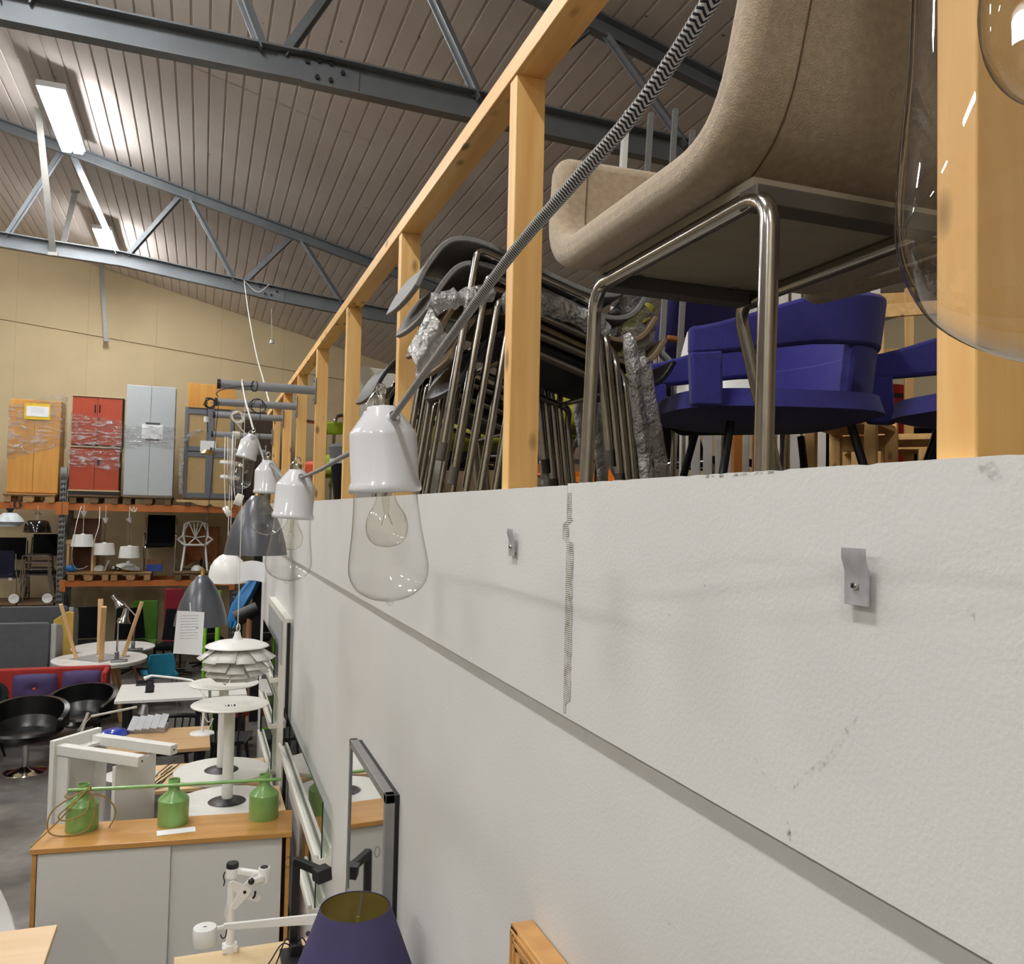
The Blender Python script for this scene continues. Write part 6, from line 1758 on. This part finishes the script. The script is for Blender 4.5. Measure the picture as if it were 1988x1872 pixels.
# wrapped legs
for k, (a, b, c_, d, yy, lb) in enumerate(((1250, 705, 1290, 940, SY - .297, 'bubble wrapped chair leg with a rounded top at the back of the stack'), (1222, 660, 1258, 940, SY - .345, 'bubble wrapped chair leg beside the rounded one'),
                                         (1046, 760, 1062, 950, SY + .298, 'bubble wrapped chair leg close to the pine post'), (1120, 745, 1140, 950, SY + .298, 'bubble wrapped chair leg beneath the black seat'), (1152, 750, 1172, 950, SY + .345, 'thick bubble wrapped chair leg under the tan seat'))):
    P = [PY(a, b, yy), PY(c_, d, yy)]; P[1] = P[0] + (P[1] - P[0]) * ((P[0].z - ZMEZ) / (P[0].z - P[1].z))
    t = thing('wrapped_leg', lb, 'wrapped leg', P[1], group='bubble wrapped chair legs'); rr = random.Random(k)
    pts = [P[0].lerp(P[1], i / 14) for i in range(15)]
    MB().tube([P[0] + V(-.01, 0, .018)] + pts, [.010] + [.021 + rr.uniform(-.002, .0025) for _ in pts], 14).build('wrap', bubble, t, world=True, sharp=70)
    MB().tube([P[0], P[1]], .0125, 12).build('leg', chrome_n, t, world=True)

# ---------------------------------------------------------------- ultramarine lounge chairs
ultra = M('ultramarine_wool', (46, 42, 122), .92, var=.08, scale=60, bump=.25, bscale=400, sheen=.2)
def lounge(loc, rz, label):
    t = thing('lounge_chair', label, 'lounge chair', loc, rz, 'ultramarine lounge chairs')
    def plan(s):
        if s < .3: return V(.34, -.38 + .40 * s / .3, 0)
        if s > .7: return V(-.34, -.38 + .40 * (1 - s) / .3, 0)
        a = pi * (s - .3) / .4
        return V(.34 * cos(a), .02 + .30 * sin(a) ** .8, 0)
    def ee(s): return max(0, sin(pi * s)) ** 1.4
    def ztop(s): return .60 + .155 * ee(s)
    def zlow(s): return .515 + .065 * ee(s)
    MB().grid(lambda u, v: plan(u) * (1 + .06 * v * ee(u)) + V(0, 0, zlow(u) + (ztop(u) - zlow(u)) * v), 44, 4, .045).build('arm_band', ultra, t, bevel=.012, sharp=60)
    for s0, s1 in ((0, .075), (.925, 1)):
        MB().grid(lambda u, v: plan(s0 + (s1 - s0) * u) * (.97 + .03 * v) + V(0, 0, .36 + (zlow(s0 + (s1 - s0) * u) + .01 - .36) * v), 8, 4, .045).build('front_post', ultra, t, bevel=.01, sharp=60)
    MB().grid(lambda u, v: plan(.34 + .32 * u) * (.90 + .08 * v) + V(0, 0, .36 + (zlow(.34 + .32 * u) + .02 - .36) * v), 14, 5, .045).build('back_panel', ultra, t, bevel=.01, sharp=60)
    def seatp(u, v):
        a = 2 * pi * u; p = V(cos(a), sin(a), 0); k = .75
        k = .6; q = V(.34 * math.copysign(abs(p.x) ** k, p.x), .36 * math.copysign(abs(p.y) ** k, p.y) - .03, 0)
        return q * (.02 + .96 * v) + V(0, 0, .345 + .05 * v ** 3 + .02 * (1 - v))
    MB().grid(seatp, 40, 8, .06).build('seat', ultra, t, sharp=60)
    MB().lathe([(.0005, .44), (.2, .44), (.26, .42), (.27, .40), (.0005, .39)], 32, c=(0, -.02, 0)).build('seat_cushion', ultra, t)
    for sx in (-1, 1):
        for sy in (-1, 1): MB().cyl((sx * .2, sy * .2, .33), (sx * .27, sy * .27, 0), .014, 10).build('leg', black_metal, t)
    return t
c = PD(1492, 800, 2.95); lg1 = lounge((c.x, c.y, ZMEZ), -106, 'ultramarine lounge chair framed between the felt chair legs')
c = PD(2010, 800, 2.74); copy_tree(lg1, (c.x, c.y, ZMEZ), -95, 'ultramarine lounge chair tucked behind the pine post')

# ---------------------------------------------------------------- things further back
# high-backed blue chair
navy = M('navy_wool', (38, 36, 92), .92, var=.08, bump=.2, bscale=400)
c = PD(1330, 800, 4.3)
t = thing('high_back_chair', 'dark blue high backed chair with wooden armrests behind the stack', 'armchair', (c.x, c.y, ZMEZ))
q00, q10, q01, q11 = PD(1250, 770, 4.75), PD(1405, 770, 5.1), PD(1296, 567, 4.85), PD(1440, 592, 5.2)
MB().grid(lambda u, v: (q00 * (1 - u) + q10 * u) * (1 - v) + (q01 * (1 - u) + q11 * u) * v, 10, 10, .11).build('backrest', navy, t, bevel=.04, seg=3, sharp=60, world=True)
dq = (q10 - q00); dq.z = 0; dq.normalize(); nq = V(dq.y, -dq.x, 0) * -1
zs0 = q00.z - .02
cs = (q00 + q10) / 2 + nq * .18
ang_ = math.degrees(atan2(dq.y, dq.x))
MB().box(V(cs.x, cs.y, zs0 - .03), (.5, .3, .1), R=rot('Z', ang_)).build('seat', black_fabric, t, bevel=.03, world=True)
armw = WOOD('arm_beech', (196, 132, 66), (212, 150, 84), axis=1, knots=False)
for (a_, b_, c_, d_, D_) in ((1290, 656, 1372, 666, 4.62), (1262, 742, 1345, 748, 4.6)):
    MB().bar(PD(a_, b_, D_), PD(c_, d_, D_ + .25), .055, .024).build('armrest', armw, t, bevel=.005, world=True)
for p_ in (q00, q10):
    MB().cyl(V(p_.x, p_.y, p_.z + .02), V(p_.x, p_.y, ZMEZ), .013, 10).build('leg', chrome_n, t, world=True)
    pp = V(p_.x, p_.y, 0) + nq * .33
    MB().cyl(V(pp.x, pp.y, zs0), V(pp.x, pp.y, ZMEZ), .013, 10).build('leg', chrome_n, t, world=True)
# chrome armchair with black arm pads
c = PD(1405, 800, 3.9)
t = thing('chrome_armchair', 'white shell armchair with black arm pads and chrome legs beside the ultramarine chair', 'chair', (c.x, c.y, ZMEZ), -40)
for s_ in (-1, 1):
    MB().tube(fillet([(s_ * .27, -.30, 0), (s_ * .27, -.24, .765), (s_ * .27, .22, .765), (s_ * .27, .3, 0)], .05, 5), .011, 10).build('leg_frame', chrome_n, t)
    MB().tube([(s_ * .27, -.2, .77), (s_ * .27, .2, .77)], .018, 12).build('arm_pad', black_plastic, t)
MB().bx(-.24, .24, -.24, .22, .42, .47).build('seat', black_fabric, t, bevel=.02)
MB().grid(lambda u, v: ((u - .5) * (.50 - .22 * max(0, v - .5) ** 1.5), .20 + .10 * v - .05 * sin(pi * u), .48 + .47 * v), 14, 12, .016).build('backrest', white_lacquer, t, sharp=60)
# slatted white panel
fl = [PD(1318, 700, 5.6), PD(1712, 655, 5.2)]
dv = (fl[1] - fl[0]); dv.z = 0; L_ = dv.length; ang = math.degrees(atan2(dv.y, dv.x))
t = thing('slatted_panel', 'white slatted panel with dark gaps standing at the back of the mezzanine', 'slatted panel', (fl[0].x, fl[0].y, ZMEZ), ang)
ns_ = 16; hz = PD(1600, 560, 5.3).z - ZMEZ
for z in (.10, hz - .16): MB().bx(0, L_, .012, .04, z, z + .07).build('rail', white_paint, t, bevel=.002)
s0 = None
for k in range(ns_):
    if s0 is None: s0 = MB().bx(0, L_ / ns_ * .76, 0, .012, 0, hz - .01).build('slat', white_paint, t, bevel=.002); o = s0
    else: o = s0.copy(); COL.objects.link(o); o.parent = t
    o.location = (L_ / ns_ * k + .01, 0, 0)
# orange table top edge
c = PD(1560, 700, 5.05)
t = thing('orange_table', 'orange wooden table end seen above the ultramarine chair', 'table', (c.x, c.y, ZMEZ), -15)
ht_ = PD(1560, 628, 5.05).z - ZMEZ
ow = WOOD('orange_wood', (196, 122, 44), (212, 140, 60), axis=0, scale=7, knots=False)
MB().bx(-.38, .32, -.2, .2, ht_ - .18, ht_).build('top', ow, t, bevel=.004)
for sx in (-.34, .28):
    for sy in (-.17, .17): MB().box((sx, sy, (ht_ - .18) / 2), (.05, .05, ht_ - .18)).build('leg', ow, t)
# wooden upright frames near the right post
for k, (a, b, D, w_, h_, lb) in enumerate(((1716, 545, 4.9, .34, 0, 'tall pine framed chair with a slim back near the pine post'), (1772, 560, 4.3, .32, 0, 'tall pine framed chair standing beside its slimmer neighbour'), (1655, 790, 3.7, .24, 0, 'pine framed chair behind the seam of the two ultramarine chairs'))):
    p = PD(a, b, D); hh = p.z - ZMEZ
    t = thing('pine_chair', lb, 'chair', (p.x, p.y, ZMEZ), -35 - 10 * k, 'pine framed chairs at the back')
    for sx in (-1, 1):
        MB().box((sx * w_ / 2, .2, hh / 2), (.05, .035, hh)).build('back_post', pine_z, t, bevel=.003)
        MB().box((sx * w_ / 2, -.2, .21), (.045, .045, .42)).build('leg', pine_z, t, bevel=.003)
    for z in (hh - .06, hh * .72): MB().box((0, .2, z), (w_, .022, .07)).build('back_slat', pine_y, t, bevel=.003)
    MB().box((0, 0, .43), (w_ + .04, .44, .03)).build('seat', pine_y, t, bevel=.004)
# red box glimpsed
c = PD(1726, 765, 5.6)
t = thing('red_carton', 'red and black carton glimpsed through the ultramarine armrest', 'box', (c.x, c.y, ZMEZ))
MB().bx(-.07, .07, -.1, .1, 0, c.z - ZMEZ + .05).build('box', M('red_card', (196, 40, 34), .6), t, bevel=.004)
MB().bx(-.071, .071, -.101, -.1, c.z - ZMEZ - .04, c.z - ZMEZ - .01).build('band', black_plastic, t)
# mustard-olive chairs behind the stack
olive = M('olive_felt', (150, 146, 48), .92, var=.06)
def olive_chair(p, rz, lb, hh, k=1):
    t = thing('olive_chair', lb, 'chair', (p.x, p.y, ZMEZ), rz, 'olive yellow chairs behind the stack')
    MB().grid(lambda u, v: (k * (u - .5) * (.50 - .1 * v), k * (.2 + .16 * v ** 1.5) - .05 * sin(pi * u), .40 + (hh - .4) * v), 12, 10, .06).build('backrest', olive, t, bevel=.02, seg=3, sharp=60)
    MB().bx(-.25 * k, .25 * k, -.28 * k, .22 * k, .36, .45).build('seat', olive, t, bevel=.03)
    for sx in (-1, 1):
        MB().tube(fillet([(sx * .2 * k, -.28 * k, 0), (sx * .2 * k, -.1 * k, .36), (sx * .2 * k, .1 * k, .36), (sx * .2 * k, .3 * k, 0)], .08, 4), .011, 8).build('leg_frame', chrome_n, t)
p = PD(1150, 760, 3.5); olive_chair(p, -110, 'olive yellow chair whose curved back rises beside the blue high back', PD(1262, 595, 3.45).z - ZMEZ, .62)
p = PD(1085, 800, 4.1); olive_chair(p, -30, 'olive yellow chair behind the tan shells of the stack', .78)
p = PD(900, 820, 4.5); olive_chair(p, -20, 'olive yellow chair seen between the chrome legs of the stack', .58)
# orange shells low down
orange_p = M('orange_plastic', (226, 112, 20), .4)
for k, (a, b, D, lb) in enumerate(((1165, 880, 6.4, 'bright orange plastic shell low behind the chrome legs'), (1080, 850, 5.4, 'orange plastic shell behind the wrapped legs'))):
    p = PD(a, b, D); t = thing('orange_shell', lb, 'chair', (p.x, p.y, ZMEZ), 30 * k, group='orange plastic shells')
    MB().grid(lambda u, v: ((u - .5) * .36, -.16 + .36 * v, .22 + .12 * v ** 3 + .04 * (2 * u - 1) ** 2), 10, 10, .012).build('seat_shell', orange_p, t)
    for sx in (-1, 1):
        for sy in (-1, 1): MB().cyl((sx * .1, sy * .1, .22), (sx * .18, sy * .18, 0), .009, 8).build('leg', chrome_n, t)
# dark chairs filling the shade
dk = None
for k, (a, D, rz, lb) in enumerate(((1380, 6.0, 20, 'black chair deep in the shade behind the chrome armchair'), (1560, 6.3, 200, 'black chair in the shade under the slatted panel'), (1790, 6.0, 150, 'black chair standing behind the two ultramarine chairs'), (985, 5.9, 60, 'black chair in the shade beyond the stacked chairs'),
                                   (905, 6.8, 0, 'black chair in the shade behind the black stack'))):
    p = PD(a, 880, D)
    if dk is None: dk = side_chair((p.x, p.y, ZMEZ), rz, lb, black_fabric, chrome_n, .48, .66, .42, group='black chairs in the shade of the mezzanine', backh=.22)
    else: copy_tree(dk, (p.x, p.y, ZMEZ), rz, lb)
# invented crates, added to keep the rear of the mezzanine dark
for k, (a, D, w_, h_, lb) in enumerate(((1180, 7.2, 1.2, 1.0, 'brown covered crate added to darken the rear of the mezzanine behind the stack'), (1700, 7.6, 1.8, 1.0, 'long brown covered crate added as dark filler under the slatted panel'), (900, 8.4, 1.2, 1.0, 'brown covered crate added as dark filler beyond the pine posts'))):
    p = PD(a, 900, D); t = thing('added_crate', lb, 'crate', (p.x, p.y, ZMEZ), -25, 'brown covered crates added as dark filler')
    MB().bx(-w_ / 2, w_ / 2, -.25, .25, 0, h_).build('cover', M('brown_canvas', (126, 104, 78), .9, var=.1), t, bevel=.03)
    MB().bx(-w_ / 2 - .01, w_ / 2 + .01, -.26, .26, h_ * .45, h_ * .45 + .03).build('strap', black_plastic, t)

# boards standing upright behind the felt chair
p = PD(1236, 240, 4.6)
for k, (dx, dz, m_, w_, lb) in enumerate(((0, .0, white_paint, .26, 'white board leaning upright behind the felt chair'), (.10, .02, lam_grey, .12, 'grey edged board leaning behind the white one'), (.20, .06, lam_grey, .10, 'tallest grey edged board leaning behind the felt chair'), (.27, -.05, lam_grey, .09, 'shortest grey edged board leaning behind the felt chair'))):
    t = thing('leaning_board', lb, 'board', (p.x + dx * 1.4 - .06, p.y - .02 * k, ZMEZ), -18, 'boards leaning behind the felt chair')
    hh = p.z + .05 + dz - ZMEZ
    MB().bar((-.10, 0, 0), (0, .02, hh), .03, w_ * .35, up=(0, 1, 0)).build('board', m_, t, bevel=.002)
    MB().bx(-.14, -.06, -.06, .06, 0, .02).build('foot_block', rail_dark, t)

# ---------------------------------------------------------------- things seen between the far posts
p = PX(735, 800, .98)
t = thing('display_screen', 'tall white panel standing behind the pine posts', 'panel', (1.08, 4.9, ZMEZ), 12)
MB().bx(-.28, .28, -.012, .012, .02, PY(730, 712, 4.8).z - ZMEZ).build('panel', white_paint, t, bevel=.003)
for sx in (-.2, .2): MB().bx(sx - .03, sx + .03, -.15, .15, 0, .02).build('foot', rail_dark, t)
red_o = M('vermilion_shell', (188, 62, 28), .5)
p = PY(608, 900, 7.3)
t = thing('vermilion_chair', 'vermilion upholstered chair behind the far railing posts', 'chair', (p.x + .24, 7.2, ZMEZ), -70)
MB().grid(lambda u, v: ((u - .5) * .56, .16 + .2 * v, .3 + .55 * v), 8, 8, .09).build('backrest', red_o, t, bevel=.03, seg=3)
MB().bx(-.28, .28, -.3, .2, .3, .42).build('seat', red_o, t, bevel=.03)
MB().tube(fillet([(-.32, -.3, 0), (-.32, -.26, .78), (-.32, .3, .76), (-.32, .34, 0)], .06, 4), .014, 8).build('leg_frame', chrome_n, t)
MB().tube(fillet([(.32, -.3, 0), (.32, -.26, .78), (.32, .3, .76), (.32, .34, 0)], .06, 4), .014, 8).build('leg_frame', chrome_n, t)
lime_f = M('lime_felt', (142, 158, 40), .9)
t = thing('lime_chair', 'lime green chair with an open arm frame behind the railing', 'chair', (1.12, 6.1, ZMEZ), -80)
for s_ in (-1, 1):
    for a, b in (((-.28, .3), (.28, .3)), ((-.28, .62), (.28, .66)), ((-.26, .3), (-.26, .62)), ((.26, .3), (.26, .66))):
        MB().bar((s_ * .3, a[0], a[1]), (s_ * .3, b[0], b[1]), .06, .09).build('arm_frame', lime_f, t, bevel=.015)
MB().bx(-.27, .27, -.28, .26, .28, .42).build('seat', lime_f, t, bevel=.03)
MB().bx(-.27, .27, .22, .32, .4, .72).build('backrest', lime_f, t, bevel=.03)
for sx in (-1, 1):
    for sy in (-1, 1): MB().cyl((sx * .26, sy * .25, .28), (sx * .27, sy * .27, 0), .014, 8).build('leg', black_metal, t)
p = PY(647, 905, 5.2)
t = thing('upholstered_stool', 'dark grey upholstered stool with a pale band behind the railing', 'stool', (p.x + .12, 5.2, ZMEZ))
MB().lathe([(.0005, .42), (.13, .42), (.15, .40), (.14, .33), (.0005, .33)], 24).build('seat', grey_f, t)
MB().lathe([(.142, .33), (.144, .31), (.138, .30)], 24).build('band', lgrey_f, t)
MB().lathe([(.136, .30), (.10, .0), (.0005, 0)], 24).build('base', black_fabric, t)
